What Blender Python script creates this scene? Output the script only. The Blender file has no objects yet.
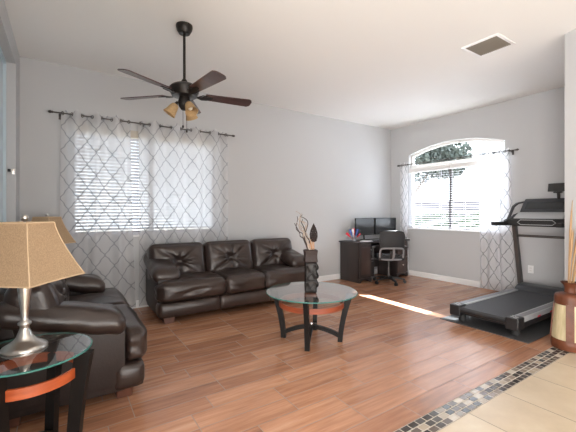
import bpy, bmesh, math, random
from mathutils import Vector, Matrix, noise

PI = math.pi
R = math.radians
SC = bpy.context.scene
C = SC.collection

# ------------------------------------------------------------------ camera, world, light, exposure
cam_d = bpy.data.cameras.new('camera')
cam_d.sensor_width = 36.0
cam_d.lens = 36.0 * 341.0 / 576.0
cam_d.shift_y = -4.0 / 576.0
cam_d.clip_start = 0.05
cam_d.clip_end = 200
cam = bpy.data.objects.new('camera', cam_d)
C.objects.link(cam)
cam.location = (0, 0, 1.3)
cam.rotation_euler = (R(90), 0, -R(33.4))
SC.camera = cam

world = bpy.data.worlds.new('world')
SC.world = world
world.use_nodes = True
wn = world.node_tree
wn.nodes.clear()
w_out = wn.nodes.new('ShaderNodeOutputWorld')
w_bg = wn.nodes.new('ShaderNodeBackground')
w_bg.inputs['Color'].default_value = (0.80, 0.90, 1.0, 1)
w_bg.inputs['Strength'].default_value = 2.8
wn.links.new(w_bg.outputs[0], w_out.inputs[0])


def add_light(name, kind, loc, energy, color=(1, 1, 1), size=None, direction=None):
    d = bpy.data.lights.new(name, kind)
    d.energy = energy
    d.color = color
    if kind == 'AREA':
        d.shape = 'RECTANGLE'
        d.size, d.size_y = size
    if kind == 'SUN':
        d.angle = size
    o = bpy.data.objects.new(name, d)
    C.objects.link(o)
    o.location = loc
    if direction:
        o.rotation_euler = Vector(direction).to_track_quat('-Z', 'Y').to_euler()
    return o


add_light('sun', 'SUN', (12, 8, 12), 46.0, (0.93, 0.97, 1.0), R(0.5), (-2.05, -0.42, -2.25))
# added fill lights, behind and left of the camera, to brighten the room
add_light('rear_fill', 'AREA', (1.8, -2.8, 1.0), 130.0, (1.0, 0.97, 0.94), (5.0, 2.0), (0.15, 1, 0.35))
add_light('left_fill', 'AREA', (-3.9, -0.9, 1.3), 430.0, (1.0, 0.97, 0.94), (3.2, 2.0), (1, 0.3, 0.3))  # added side fill that lifts the right wall
SC.view_settings.view_transform = 'Standard'
SC.view_settings.look = 'None'
SC.view_settings.exposure = 0.78
SC.view_settings.gamma = 1.0
SC.view_settings.use_curve_mapping = False
SC.cycles.max_bounces = 10
SC.cycles.transparent_max_bounces = 24
SC.cycles.sample_clamp_indirect = 6.0
SC.cycles.use_denoising = True

# ------------------------------------------------------------------ materials


def nt_of(m):
    m.use_nodes = True
    return m.node_tree


def mat(name, color, rough=0.5, metal=0.0, bump=None, var=None, coat=0.0, spec=0.5, sheen=0.0):
    """Principled surface; bump = (noise scale, strength); var = (noise scale, second colour, stretch)."""
    m = bpy.data.materials.new(name)
    nt = nt_of(m)
    b = nt.nodes['Principled BSDF']
    b.inputs['Base Color'].default_value = (*color, 1)
    b.inputs['Roughness'].default_value = rough
    b.inputs['Metallic'].default_value = metal
    b.inputs['Coat Weight'].default_value = coat
    b.inputs['Specular IOR Level'].default_value = spec
    b.inputs['Sheen Weight'].default_value = sheen
    tc = nt.nodes.new('ShaderNodeTexCoord')
    if bump:
        n = nt.nodes.new('ShaderNodeTexNoise')
        n.inputs['Scale'].default_value = bump[0]
        n.inputs['Detail'].default_value = 4
        nt.links.new(tc.outputs['Object'], n.inputs['Vector'])
        bp = nt.nodes.new('ShaderNodeBump')
        bp.inputs['Strength'].default_value = bump[1]
        bp.inputs['Distance'].default_value = 0.01
        nt.links.new(n.outputs['Fac'], bp.inputs['Height'])
        nt.links.new(bp.outputs[0], b.inputs['Normal'])
    if var:
        mp = nt.nodes.new('ShaderNodeMapping')
        mp.inputs['Scale'].default_value = var[2] if len(var) > 2 else (1, 1, 1)
        nt.links.new(tc.outputs['Object'], mp.inputs['Vector'])
        n = nt.nodes.new('ShaderNodeTexNoise')
        n.inputs['Scale'].default_value = var[0]
        n.inputs['Detail'].default_value = 5
        nt.links.new(mp.outputs[0], n.inputs['Vector'])
        rp = nt.nodes.new('ShaderNodeValToRGB')
        rp.color_ramp.elements[0].position = 0.35
        rp.color_ramp.elements[1].position = 0.68
        rp.color_ramp.elements[0].color = (*color, 1)
        rp.color_ramp.elements[1].color = (*var[1], 1)
        nt.links.new(n.outputs['Fac'], rp.inputs['Fac'])
        nt.links.new(rp.outputs[0], b.inputs['Base Color'])
    return m


class G:
    """small helper for building math node chains"""

    def __init__(self, m):
        self.nt = nt_of(m)

    def math(self, op, a, b=None, c=None, clamp=False):
        n = self.nt.nodes.new('ShaderNodeMath')
        n.operation = op
        n.use_clamp = clamp
        for i, v in enumerate((a, b, c)):
            if v is None:
                continue
            if isinstance(v, (int, float)):
                n.inputs[i].default_value = v
            else:
                self.nt.links.new(v, n.inputs[i])
        return n.outputs[0]

    def new(self, t):
        return self.nt.nodes.new(t)

    def link(self, a, b):
        self.nt.links.new(a, b)

    def comb(self, x, y, z=0.0):
        n = self.new('ShaderNodeCombineXYZ')
        for i, v in enumerate((x, y, z)):
            if isinstance(v, (int, float)):
                n.inputs[i].default_value = v
            else:
                self.link(v, n.inputs[i])
        return n.outputs[0]

    def white(self, vec):
        n = self.new('ShaderNodeTexWhiteNoise')
        n.noise_dimensions = '3D'
        self.link(vec, n.inputs['Vector'])
        return n.outputs['Value']

    def ramp(self, fac, stops, interp='LINEAR'):
        n = self.new('ShaderNodeValToRGB')
        cr = n.color_ramp
        cr.interpolation = interp
        while len(cr.elements) < len(stops):
            cr.elements.new(0.5)
        for e, (p, c) in zip(cr.elements, stops):
            e.position = p
            e.color = (*c, 1)
        self.link(fac, n.inputs['Fac'])
        return n.outputs[0]

    def mix(self, fac, a, b, blend='MIX'):
        n = self.new('ShaderNodeMix')
        n.data_type = 'RGBA'
        n.blend_type = blend
        for sock, v in ((n.inputs[0], fac), (n.inputs[6], a), (n.inputs[7], b)):
            if isinstance(v, tuple):
                sock.default_value = (*v, 1)
            elif isinstance(v, (int, float)):
                sock.default_value = v
            else:
                self.link(v, sock)
        return n.outputs[2]


def tile_mat(name, w, l, x0, y0, grout_w, stops, grout, rough, stagger, grain=None, bump=0.3):
    """rows of width w (y) and tiles of length l (x), ids coloured through a ramp"""
    m = bpy.data.materials.new(name)
    g = G(m)
    b = g.nt.nodes['Principled BSDF']
    b.inputs['Specular IOR Level'].default_value = 0.65
    tc = g.new('ShaderNodeTexCoord')
    sp = g.new('ShaderNodeSeparateXYZ')
    g.link(tc.outputs['Object'], sp.inputs[0])
    X = g.math('ADD', sp.outputs['X'], -x0 + 100 * l)
    Y = g.math('ADD', sp.outputs['Y'], -y0 + 100 * w)
    yr = g.math('DIVIDE', Y, w)
    row = g.math('FLOOR', yr)
    if stagger == 'random':
        rr = g.white(g.comb(row, 3.3, 1.7))
        off = g.math('MULTIPLY', g.math('FLOOR', g.math('MULTIPLY', rr, 4.0)), l * 0.25)
    elif stagger:
        off = g.math('MULTIPLY', g.math('MODULO', row, 2.0), l * stagger)
    else:
        off = 0.0
    xr = g.math('DIVIDE', g.math('ADD', X, off), l)
    col = g.math('FLOOR', xr)
    fx = g.math('MULTIPLY', g.math('SUBTRACT', 0.5, g.math('ABSOLUTE', g.math('SUBTRACT', g.math('FRACT', xr), 0.5))), l)
    fy = g.math('MULTIPLY', g.math('SUBTRACT', 0.5, g.math('ABSOLUTE', g.math('SUBTRACT', g.math('FRACT', yr), 0.5))), w)
    edge = g.math('MINIMUM', fx, fy)
    gm = g.math('LESS_THAN', edge, grout_w)
    idv = g.white(g.comb(row, col, 0.5))
    if grain:
        nz = g.new('ShaderNodeTexNoise')
        nz.inputs['Scale'].default_value = grain[0]
        nz.inputs['Detail'].default_value = 6
        nz.inputs['Roughness'].default_value = 0.6
        g.link(g.comb(g.math('ADD', g.math('MULTIPLY', sp.outputs['X'], grain[1]), g.math('MULTIPLY', idv, 37.0)),
                      g.math('MULTIPLY', sp.outputs['Y'], grain[2]), g.math('MULTIPLY', idv, 11.0)), nz.inputs['Vector'])
        fac = g.math('ADD', g.math('MULTIPLY', idv, 1 - grain[3]), g.math('MULTIPLY', g.math('SUBTRACT', g.math('MULTIPLY', nz.outputs['Fac'], 2.0), 0.5), grain[3]), clamp=True)
    else:
        fac = idv
    base = g.ramp(fac, stops, 'LINEAR' if grain else 'CONSTANT')
    g.link(g.mix(gm, base, grout), b.inputs['Base Color'])
    g.link(g.math('ADD', g.math('MULTIPLY', gm, 0.4), rough, clamp=True), b.inputs['Roughness'])
    h = g.math('MINIMUM', edge, grout_w * 1.8)
    bp = g.new('ShaderNodeBump')
    bp.inputs['Strength'].default_value = bump
    bp.inputs['Distance'].default_value = 0.6
    g.link(h, bp.inputs['Height'])
    g.link(bp.outputs[0], b.inputs['Normal'])
    return m


def sheer_mat(name, cw, ch, sheer):
    m = bpy.data.materials.new(name)
    g = G(m)
    nt = g.nt
    nt.nodes.remove(nt.nodes['Principled BSDF'])
    out = nt.nodes['Material Output']
    uv = g.new('ShaderNodeUVMap')
    sp = g.new('ShaderNodeSeparateXYZ')
    g.link(uv.outputs[0], sp.inputs[0])
    u, v = sp.outputs[0], sp.outputs[1]
    th = g.math('MULTIPLY', v, 2 * PI / ch)
    cs = g.math('COSINE', th)
    c3 = g.math('MULTIPLY', g.math('COSINE', g.math('MULTIPLY', th, 3.0)), 0.16)
    s = g.math('MULTIPLY', g.math('SUBTRACT', 1.0, g.math('ADD', g.math('MULTIPLY', cs, 0.84), c3)), 0.25)

    def dist(sign):
        q = g.math('ADD', g.math('DIVIDE', u, cw), g.math('MULTIPLY', s, sign))
        return g.math('ABSOLUTE', g.math('SUBTRACT', g.math('FRACT', g.math('ADD', q, 50.5)), 0.5))
    line = g.math('LESS_THAN', g.math('MINIMUM', dist(1.0), dist(-1.0)), 0.04)
    tr = g.new('ShaderNodeBsdfTransparent')
    df = g.new('ShaderNodeBsdfDiffuse')
    tl = g.new('ShaderNodeBsdfTranslucent')
    col = g.mix(line, (0.90, 0.90, 0.92), (0.36, 0.37, 0.39))
    g.link(col, df.inputs[0])
    g.link(col, tl.inputs[0])
    m1 = g.new('ShaderNodeMixShader')
    m1.inputs[0].default_value = 0.5
    g.link(df.outputs[0], m1.inputs[1])
    g.link(tl.outputs[0], m1.inputs[2])
    m2 = g.new('ShaderNodeMixShader')
    g.link(g.math('ADD', 1 - sheer, g.math('MULTIPLY', line, sheer * 0.95)), m2.inputs[0])
    g.link(tr.outputs[0], m2.inputs[1])
    g.link(m1.outputs[0], m2.inputs[2])
    g.link(m2.outputs[0], out.inputs[0])
    return m


def glass_mat(name, tint, refl=1.0):
    """thin clear pane: transparent with a fresnel reflection"""
    m = bpy.data.materials.new(name)
    g = G(m)
    g.nt.nodes.remove(g.nt.nodes['Principled BSDF'])
    out = g.nt.nodes['Material Output']
    tr = g.new('ShaderNodeBsdfTransparent')
    tr.inputs[0].default_value = (*tint, 1)
    gl = g.new('ShaderNodeBsdfGlossy')
    gl.inputs['Roughness'].default_value = 0.02
    fr = g.new('ShaderNodeFresnel')
    fr.inputs['IOR'].default_value = 1.55
    mx = g.new('ShaderNodeMixShader')
    ge = g.new('ShaderNodeNewGeometry')
    front = g.math('SUBTRACT', 1.0, ge.outputs['Backfacing'])
    g.link(g.math('MULTIPLY', g.math('MULTIPLY', fr.outputs[0], refl), front, clamp=True), mx.inputs[0])
    g.link(tr.outputs[0], mx.inputs[1])
    g.link(gl.outputs[0], mx.inputs[2])
    g.link(mx.outputs[0], out.inputs[0])
    return m


def cloth_translucent(name, color, transl, bump=None):
    m = bpy.data.materials.new(name)
    g = G(m)
    g.nt.nodes.remove(g.nt.nodes['Principled BSDF'])
    out = g.nt.nodes['Material Output']
    tc = g.new('ShaderNodeTexCoord')
    n = g.new('ShaderNodeTexNoise')
    n.inputs['Scale'].default_value = 160
    n.inputs['Detail'].default_value = 4
    g.link(tc.outputs['Object'], n.inputs['Vector'])
    col = g.ramp(n.outputs['Fac'], [(0.3, tuple(c * 0.82 for c in color)), (0.7, tuple(min(1, c * 1.12) for c in color))])
    df = g.new('ShaderNodeBsdfDiffuse')
    tl = g.new('ShaderNodeBsdfTranslucent')
    g.link(col, df.inputs[0])
    g.link(col, tl.inputs[0])
    mx = g.new('ShaderNodeMixShader')
    mx.inputs[0].default_value = transl
    g.link(df.outputs[0], mx.inputs[1])
    g.link(tl.outputs[0], mx.inputs[2])
    g.link(mx.outputs[0], out.inputs[0])
    return m


M = {}
M['wall'] = mat('wall_paint', (0.50, 0.505, 0.515), 0.7, bump=(140, 0.08))
M['ceil'] = mat('ceiling_paint', (0.84, 0.835, 0.82), 0.8, bump=(90, 0.1))
M['white'] = mat('white_trim', (0.82, 0.82, 0.82), 0.35)
M['vinyl'] = mat('white_vinyl', (0.78, 0.77, 0.76), 0.4)
M['blind'] = cloth_translucent('blind_slat_white', (0.66, 0.66, 0.70), 0.08)
M['tanvalance'] = mat('blind_valance_tan', (0.50, 0.45, 0.38), 0.5)
M['bluedoor'] = mat('pale_blue_door', (0.50, 0.60, 0.66), 0.4)
M['planks'] = tile_mat('wood_look_plank_tile', 0.165, 0.61, 0.075, 1.34, 0.0028,
                       [(0.0, (0.19, 0.095, 0.058)), (0.35, (0.36, 0.168, 0.095)), (0.7, (0.52, 0.265, 0.155)), (1.0, (0.61, 0.37, 0.245))],
                       (0.27, 0.195, 0.155), 0.24, 'random', grain=(1.0, 2.2, 26.0, 0.62), bump=0.25)
M['cream_tile'] = tile_mat('cream_floor_tile', 0.46, 0.46, 0.35, 1.2, 0.003,
                           [(0.0, (0.50, 0.40, 0.28)), (0.5, (0.58, 0.47, 0.34)), (1.0, (0.64, 0.54, 0.41))],
                           (0.24, 0.19, 0.14), 0.3, 0.0, grain=(1.0, 5.0, 5.0, 0.8), bump=0.3)
M['mosaic'] = tile_mat('mosaic_strip_tile', 0.0467, 0.07, 0.0, 1.2, 0.0035,
                       [(0.0, (0.045, 0.035, 0.032)), (0.25, (0.13, 0.10, 0.085)), (0.45, (0.42, 0.35, 0.27)), (0.62, (0.07, 0.06, 0.055)), (0.8, (0.26, 0.21, 0.17)), (0.92, (0.55, 0.49, 0.41))],
                       (0.50, 0.44, 0.37), 0.14, 0.5, bump=0.4)
M['leather'] = mat('dark_brown_leather', (0.025, 0.016, 0.0135), 0.30, bump=(55, 0.14), var=(3.0, (0.046, 0.030, 0.025)), spec=0.55)
M['leather_side'] = mat('dark_brown_leather_panel', (0.022, 0.014, 0.012), 0.45, bump=(70, 0.12), spec=0.35)
M['foot_wood'] = mat('red_brown_wood', (0.13, 0.05, 0.03), 0.4, var=(20, (0.08, 0.03, 0.02), (1, 1, 0.2)))
M['espresso'] = mat('espresso_wood', (0.007, 0.006, 0.006), 0.5, var=(9, (0.010, 0.008, 0.007), (1, 1, 0.15)), spec=0.15)
M['cherry'] = mat('cherry_bent_wood', (0.50, 0.10, 0.028), 0.25, var=(6, (0.36, 0.07, 0.022), (1, 1, 6)), coat=0.3)
M['cherry_dark'] = mat('dark_cherry_bent_wood', (0.27, 0.062, 0.026), 0.28, var=(6, (0.20, 0.045, 0.02), (1, 1, 6)), coat=0.2)
M['glass'] = glass_mat('clear_table_glass', (0.93, 0.97, 0.955), 2.3)
M['glass_edge'] = mat('green_glass_edge', (0.05, 0.19, 0.165), 0.12)
M['pane'] = glass_mat('window_glass', (0.97, 0.98, 0.98), 0.6)
M['chrome'] = mat('chrome', (0.75, 0.75, 0.76), 0.18, 1.0)
M['nickel'] = mat('brushed_nickel', (0.62, 0.60, 0.57), 0.28, 1.0, bump=(60, 0.04))
M['bronze'] = mat('oil_rubbed_bronze', (0.018, 0.014, 0.012), 0.38, 0.4)
M['blade'] = mat('dark_walnut_blade', (0.045, 0.018, 0.016), 0.33, var=(6, (0.085, 0.035, 0.03), (0.2, 3, 1)), coat=0.25)
M['amber'] = cloth_translucent('amber_glass_shade', (0.60, 0.42, 0.23), 0.3)
M['bulb'] = mat('frosted_bulb', (0.85, 0.80, 0.68), 0.3)
M['linen'] = cloth_translucent('tan_linen_shade', (0.52, 0.37, 0.235), 0.22)
M['linen_trim'] = mat('tan_shade_trim', (0.60, 0.44, 0.28), 0.7)
M['rodmetal'] = mat('pewter_rod', (0.10, 0.09, 0.085), 0.35, 0.6)
M['sheer_a'] = sheer_mat('white_sheer_trellis_a', 0.245, 0.28, 0.38)
M['sheer_b'] = sheer_mat('white_sheer_trellis_b', 0.245, 0.28, 0.16)
M['vase'] = mat('black_carved_wood', (0.008, 0.006, 0.006), 0.25, spec=0.4)
M['vase_band'] = mat('dark_brown_carved_band', (0.022, 0.012, 0.010), 0.45, bump=(60, 0.5), spec=0.3)
M['twig'] = mat('pale_twig', (0.38, 0.32, 0.27), 0.7)
M['darktwig'] = mat('dark_dried_twig', (0.05, 0.035, 0.03), 0.7)
M['tanstick'] = mat('tan_dried_flower_stalk', (0.42, 0.22, 0.10), 0.7)
M['desk'] = mat('black_brown_desk', (0.028, 0.022, 0.021), 0.36, var=(7, (0.045, 0.034, 0.032), (1, 1, 0.15)))
M['deskdoor'] = mat('dark_walnut_panel', (0.045, 0.028, 0.025), 0.36, var=(7, (0.07, 0.044, 0.038), (1, 1, 0.15)))
M['black'] = mat('black_plastic', (0.012, 0.012, 0.013), 0.42)
M['rubber'] = mat('black_rubber', (0.014, 0.014, 0.014), 0.75, bump=(150, 0.2))
M['screen'] = mat('dark_screen', (0.02, 0.022, 0.024), 0.12)
M['meshback'] = mat('black_mesh_fabric', (0.02, 0.02, 0.022), 0.65, bump=(220, 0.3))
M['greyplastic'] = mat('grey_plastic', (0.20, 0.20, 0.21), 0.4)
M['belt'] = mat('charcoal_belt', (0.035, 0.036, 0.04), 0.6, bump=(180, 0.15))
M['silver'] = mat('silver_plastic', (0.46, 0.47, 0.48), 0.38, 0.2)
M['darkgrey'] = mat('dark_grey_metal', (0.075, 0.068, 0.065), 0.4, 0.2)
M['console'] = mat('charcoal_console', (0.03, 0.032, 0.037), 0.4, bump=(200, 0.15))
M['red'] = mat('red_accent', (0.62, 0.03, 0.06), 0.5)
M['blue'] = mat('blue_cloth', (0.07, 0.13, 0.42), 0.6)
M['paper'] = mat('white_paper', (0.80, 0.80, 0.80), 0.6)
M['mat_rubber'] = mat('grey_floor_mat', (0.055, 0.055, 0.057), 0.6, bump=(180, 0.2))
M['pot_cream'] = mat('cream_ribbed_pottery', (0.56, 0.47, 0.30), 0.5, bump=(30, 0.4), var=(14, (0.42, 0.35, 0.20), (3, 3, 0.5)))
M['pot_brown'] = mat('red_brown_pottery', (0.14, 0.045, 0.02), 0.42, bump=(35, 0.25), var=(10, (0.09, 0.03, 0.015)), spec=0.3)
M['reed'] = mat('golden_reed', (0.42, 0.26, 0.13), 0.6)
M['ventgrille'] = mat('taupe_grille', (0.26, 0.23, 0.195), 0.6)
M['leaf'] = mat('hedge_leaf', (0.055, 0.085, 0.035), 0.6, var=(8, (0.085, 0.115, 0.05)))
M['leaf2'] = mat('grey_green_leaf', (0.085, 0.10, 0.088), 0.6, var=(6, (0.13, 0.15, 0.13)))
M['bark'] = mat('bark', (0.16, 0.12, 0.09), 0.9, bump=(20, 0.6))
M['gravel'] = mat('desert_gravel', (0.12, 0.11, 0.095), 0.9, bump=(40, 0.5), var=(30, (0.09, 0.085, 0.07)))
M['stucco'] = mat('mauve_grey_stucco', (0.15, 0.13, 0.145), 0.9, bump=(60, 0.3))
M['eave'] = mat('pale_stucco', (0.60, 0.56, 0.52), 0.9)
M['orange_item'] = mat('orange_plastic', (0.55, 0.14, 0.06), 0.5)

# ------------------------------------------------------------------ mesh helpers


def V(*a):
    return Vector(a)


def merge(bm, tmp, mtx=None, mi=0):
    if mtx is not None:
        bmesh.ops.transform(tmp, matrix=mtx, verts=tmp.verts)
    vm = {}
    for v in tmp.verts:
        vm[v] = bm.verts.new(v.co)
    for f in tmp.faces:
        try:
            nf = bm.faces.new([vm[v] for v in f.verts])
            nf.material_index = mi if mi else f.material_index
        except ValueError:
            pass
    tmp.free()


def bx(bm, c, s, bevel=0.0, rot=None, mi=0, seg=2):
    """box, centre c, full size s"""
    t = bmesh.new()
    bmesh.ops.create_cube(t, size=1.0)
    bmesh.ops.scale(t, vec=Vector(s), verts=t.verts)
    if bevel > 0:
        bmesh.ops.bevel(t, geom=list(t.edges), offset=min(bevel, 0.49 * min(s)), segments=seg, affect='EDGES', profile=0.7)
    m = Matrix.Translation(Vector(c))
    if rot is not None:
        m = m @ (rot if isinstance(rot, Matrix) else Matrix.Rotation(rot, 4, 'Z'))
    merge(bm, t, m, mi)


def prism(bm, pts, d0, d1, axes='xz', mi=0, bevel=0.0):
    """extrude a 2-D outline along the remaining axis"""
    t = bmesh.new()

    def P(a, b, d):
        return {'xz': V(a, d, b), 'yz': V(d, a, b), 'xy': V(a, b, d)}[axes]
    lo = [t.verts.new(P(a, b, d0)) for a, b in pts]
    hi = [t.verts.new(P(a, b, d1)) for a, b in pts]
    n = len(pts)
    t.faces.new(lo)
    t.faces.new(hi[::-1])
    for i in range(n):
        t.faces.new((lo[i], hi[i], hi[(i + 1) % n], lo[(i + 1) % n]))
    if bevel:
        bmesh.ops.bevel(t, geom=list(t.edges), offset=bevel, segments=1, affect='EDGES')
    merge(bm, t, None, mi)


def frames(pts, closed=False):
    n = len(pts)
    tang = []
    for i in range(n):
        a = pts[(i - 1) % n] if (closed or i > 0) else pts[i]
        b = pts[(i + 1) % n] if (closed or i < n - 1) else pts[i]
        tang.append((b - a).normalized())
    up = V(0, 0, 1) if abs(tang[0].z) < 0.9 else V(1, 0, 0)
    nrm = (up - tang[0] * up.dot(tang[0])).normalized()
    out = []
    for t in tang:
        nrm = nrm - t * nrm.dot(t)
        if nrm.length < 1e-6:
            nrm = t.orthogonal()
        nrm.normalize()
        out.append((t, nrm.copy(), t.cross(nrm)))
    return out


def tube(bm, pts, r, seg=8, closed=False, mi=0, cap=True):
    pts = [Vector(p) for p in pts]
    rs = r if isinstance(r, (list, tuple)) else [r] * len(pts)
    rings = []
    for p, (t, n, b), rr in zip(pts, frames(pts, closed), rs):
        rings.append([bm.verts.new(p + (n * math.cos(2 * PI * k / seg) + b * math.sin(2 * PI * k / seg)) * rr) for k in range(seg)])
    m = len(rings)
    for i in range(m if closed else m - 1):
        A, B = rings[i], rings[(i + 1) % m]
        for k in range(seg):
            f = bm.faces.new((A[k], A[(k + 1) % seg], B[(k + 1) % seg], B[k]))
            f.material_index = mi
    if cap and not closed:
        bm.faces.new(rings[0][::-1]).material_index = mi
        bm.faces.new(rings[-1]).material_index = mi


def sweep(bm, pts, w, h, side, closed=False, mi=0):
    """rectangular bar along pts; side(i) = unit vector for the width"""
    pts = [Vector(p) for p in pts]
    n = len(pts)
    rings = []
    for i, p in enumerate(pts):
        a = pts[(i - 1) % n] if (closed or i > 0) else pts[i]
        b = pts[(i + 1) % n] if (closed or i < n - 1) else pts[i]
        t = (b - a).normalized()
        s = Vector(side(i) if callable(side) else side).normalized()
        u = t.cross(s).normalized()
        ww = w(i) if callable(w) else w
        hh = h(i) if callable(h) else h
        rings.append([bm.verts.new(p + s * ww * sx * 0.5 + u * hh * sy * 0.5) for sx, sy in ((-1, -1), (1, -1), (1, 1), (-1, 1))])
    for i in range(n if closed else n - 1):
        A, B = rings[i], rings[(i + 1) % n]
        for k in range(4):
            bm.faces.new((A[k], A[(k + 1) % 4], B[(k + 1) % 4], B[k])).material_index = mi
    if not closed:
        bm.faces.new(rings[0][::-1]).material_index = mi
        bm.faces.new(rings[-1]).material_index = mi


def lathe(bm, prof, seg=24, c=(0, 0, 0), mi=0, capped=True):
    c = Vector(c)
    rings = [[bm.verts.new(c + V(r * math.cos(2 * PI * k / seg), r * math.sin(2 * PI * k / seg), z)) for k in range(seg)] for r, z in prof]
    for A, B in zip(rings, rings[1:]):
        for k in range(seg):
            bm.faces.new((A[k], A[(k + 1) % seg], B[(k + 1) % seg], B[k])).material_index = mi
    if capped:
        bm.faces.new(rings[0][::-1]).material_index = mi
        bm.faces.new(rings[-1]).material_index = mi


def rbox(bm, c, half, r, n=10, fn=None, post=None, mtx=None):
    """rounded soft box; fn(axis, sign, u, v) adds height along a face; post maps local points"""
    t = bmesh.new()
    half = Vector(half)
    r = min(r, min(half) * 0.98)
    core = half - V(r, r, r)
    for ax in range(3):
        a1, a2 = (ax + 1) % 3, (ax + 2) % 3
        n1 = max(4, int(n * min(2.0, half[a1] / max(half) * 1.6)))
        n2 = max(4, int(n * min(2.0, half[a2] / max(half) * 1.6)))
        for sg in (-1, 1):
            grid = []
            for i in range(n1 + 1):
                rowv = []
                for j in range(n2 + 1):
                    u, v = 2 * i / n1 - 1, 2 * j / n2 - 1
                    p = V(0, 0, 0)
                    p[ax], p[a1], p[a2] = sg * half[ax], u * half[a1], v * half[a2]
                    q = V(*[max(-core[k], min(core[k], p[k])) for k in range(3)])
                    d = p - q
                    o = q + d.normalized() * r
                    if fn:
                        e = fn(ax, sg, u, v)
                        o[ax] += sg * e
                    rowv.append(t.verts.new(o))
                grid.append(rowv)
            for i in range(n1):
                for j in range(n2):
                    q4 = (grid[i][j], grid[i + 1][j], grid[i + 1][j + 1], grid[i][j + 1])
                    t.faces.new(q4 if sg > 0 else q4[::-1])
    bmesh.ops.remove_doubles(t, verts=t.verts, dist=1e-4)
    if post:
        for v in t.verts:
            v.co = post(v.co.copy())
    m = Matrix.Translation(Vector(c))
    if mtx is not None:
        m = m @ mtx
    merge(bm, t, m)


def obj(name, bm, mats, parent=None, smooth=40, loc=None, rot=None, fixn=True):
    if fixn:
        bmesh.ops.recalc_face_normals(bm, faces=bm.faces)
    me = bpy.data.meshes.new(name)
    bm.to_mesh(me)
    bm.free()
    for m in (mats if isinstance(mats, (list, tuple)) else [mats]):
        me.materials.append(m)
    if smooth:
        for p in me.polygons:
            p.use_smooth = True
        me.set_sharp_from_angle(angle=R(smooth))
    o = bpy.data.objects.new(name, me)
    C.objects.link(o)
    if parent:
        o.parent = parent
    if loc:
        o.location = loc
    if rot is not None:
        o.rotation_euler = rot
    return o


def tag(o, label, cat, group=None, kind=None):
    o['label'] = label
    o['category'] = cat
    if group:
        o['group'] = group
    if kind:
        o['kind'] = kind
    return o


def thing(name, label, cat, loc=(0, 0, 0), rz=0.0, group=None):
    o = bpy.data.objects.new(name, None)
    o.empty_display_size = 0.1
    C.objects.link(o)
    o.location = loc
    o.rotation_euler = (0, 0, rz)
    return tag(o, label, cat, group)


def struct(name, bm, m, label=None, smooth=0, parent=None):
    o = obj(name, bm, m, parent, smooth)
    if not parent:
        o['kind'] = 'structure'
        if label:
            o['label'] = label
    return o


def dup(o, loc, rz, label):
    def cp(s, parent):
        c = s.copy()
        C.objects.link(c)
        if parent:
            c.parent = parent
        for ch in list(s.children):
            cp(ch, c)
        return c
    r = cp(o, None)
    r.location = loc
    r.rotation_euler = (0, 0, rz)
    r['label'] = label
    return r


def NB():
    return bmesh.new()


# ------------------------------------------------------------------ the room
H = 3.1
XL, XR, YB = -0.42, 6.0, 5.0
TH = 0.16

b = NB(); bx(b, ((XR - 4) / 2 + 0.1, (YB + 1.34) / 2 + 0.08, -0.05), (XR + 4.2, YB - 1.34 + 0.16, 0.1))
struct('floor', b, M['planks'], 'wood look plank tile floor of the living room')
b = NB(); bx(b, ((XR - 4) / 2 + 0.1, 1.27, -0.05), (XR + 4.2, 0.14, 0.1))
struct('trim_1', b, M['mosaic'], 'mosaic tile strip between the two floors')
b = NB(); bx(b, ((XR - 4) / 2 + 0.1, -0.9, -0.05), (XR + 4.2, 4.2, 0.1))
struct('floor_cream', b, M['cream_tile'], 'cream square tile floor in the foreground')
b = NB(); bx(b, ((XR - 4) / 2 + 0.1, 1.05, H + 0.06), (XR + 4.2, 8.1, 0.12))
struct('ceiling', b, M['ceil'], 'white flat ceiling')


def wall_panel(bm, u0, u1, z1, holes, P):
    """holes: list of (a, b, z0, ztop function); P(u, z, d) -> point, d = 0 inner face, 1 outer face"""
    cuts = {u0, u1}
    for a, c, z0, zt in holes:
        for k in range(25):
            cuts.add(a + (c - a) * k / 24)
    us = sorted(cuts)

    def quad(pa, pb, pc, pd):
        bm.faces.new([bm.verts.new(p) for p in (pa, pb, pc, pd)])

    def strip(a, c, za, zb, zc, zd):
        for d in (0, 1):
            quad(P(a, za, d), P(c, zb, d), P(c, zc, d), P(a, zd, d))
    for a, c in zip(us, us[1:]):
        mid = (a + c) / 2
        hole = next((h for h in holes if h[0] < mid < h[1]), None)
        if hole:
            z0, zt = hole[2], hole[3]
            if z0 > 0:
                strip(a, c, 0, 0, z0, z0)
                quad(P(a, z0, 0), P(c, z0, 0), P(c, z0, 1), P(a, z0, 1))
            strip(a, c, zt(a), zt(c), z1, z1)
            quad(P(a, zt(a), 0), P(c, zt(c), 0), P(c, zt(c), 1), P(a, zt(a), 1))
        else:
            strip(a, c, 0, 0, z1, z1)
    for a, c, z0, zt in holes:
        quad(P(a, z0, 0), P(a, zt(a), 0), P(a, zt(a), 1), P(a, z0, 1))
        quad(P(c, z0, 0), P(c, zt(c), 0), P(c, zt(c), 1), P(c, z0, 1))
    for u in (u0, u1):
        quad(P(u, 0, 0), P(u, z1, 0), P(u, z1, 1), P(u, 0, 1))
    bmesh.ops.remove_doubles(bm, verts=bm.verts, dist=1e-5)


# wall with the wide curtained window (back) and wall with the arched window (right)
AX0, AX1, AZ0, AZ1 = 0.08, 2.0, 0.97, 2.40
BY0, BY1, BZ0 = 2.69, 4.54, 0.955
B_SPR, B_PEAK = 2.47, 2.63


def arch(y, spr=B_SPR, peak=B_PEAK):
    k = (y - (BY0 + BY1) / 2) / ((BY1 - BY0) / 2)
    return spr + (peak - spr) * (1 - k * k)


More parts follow.
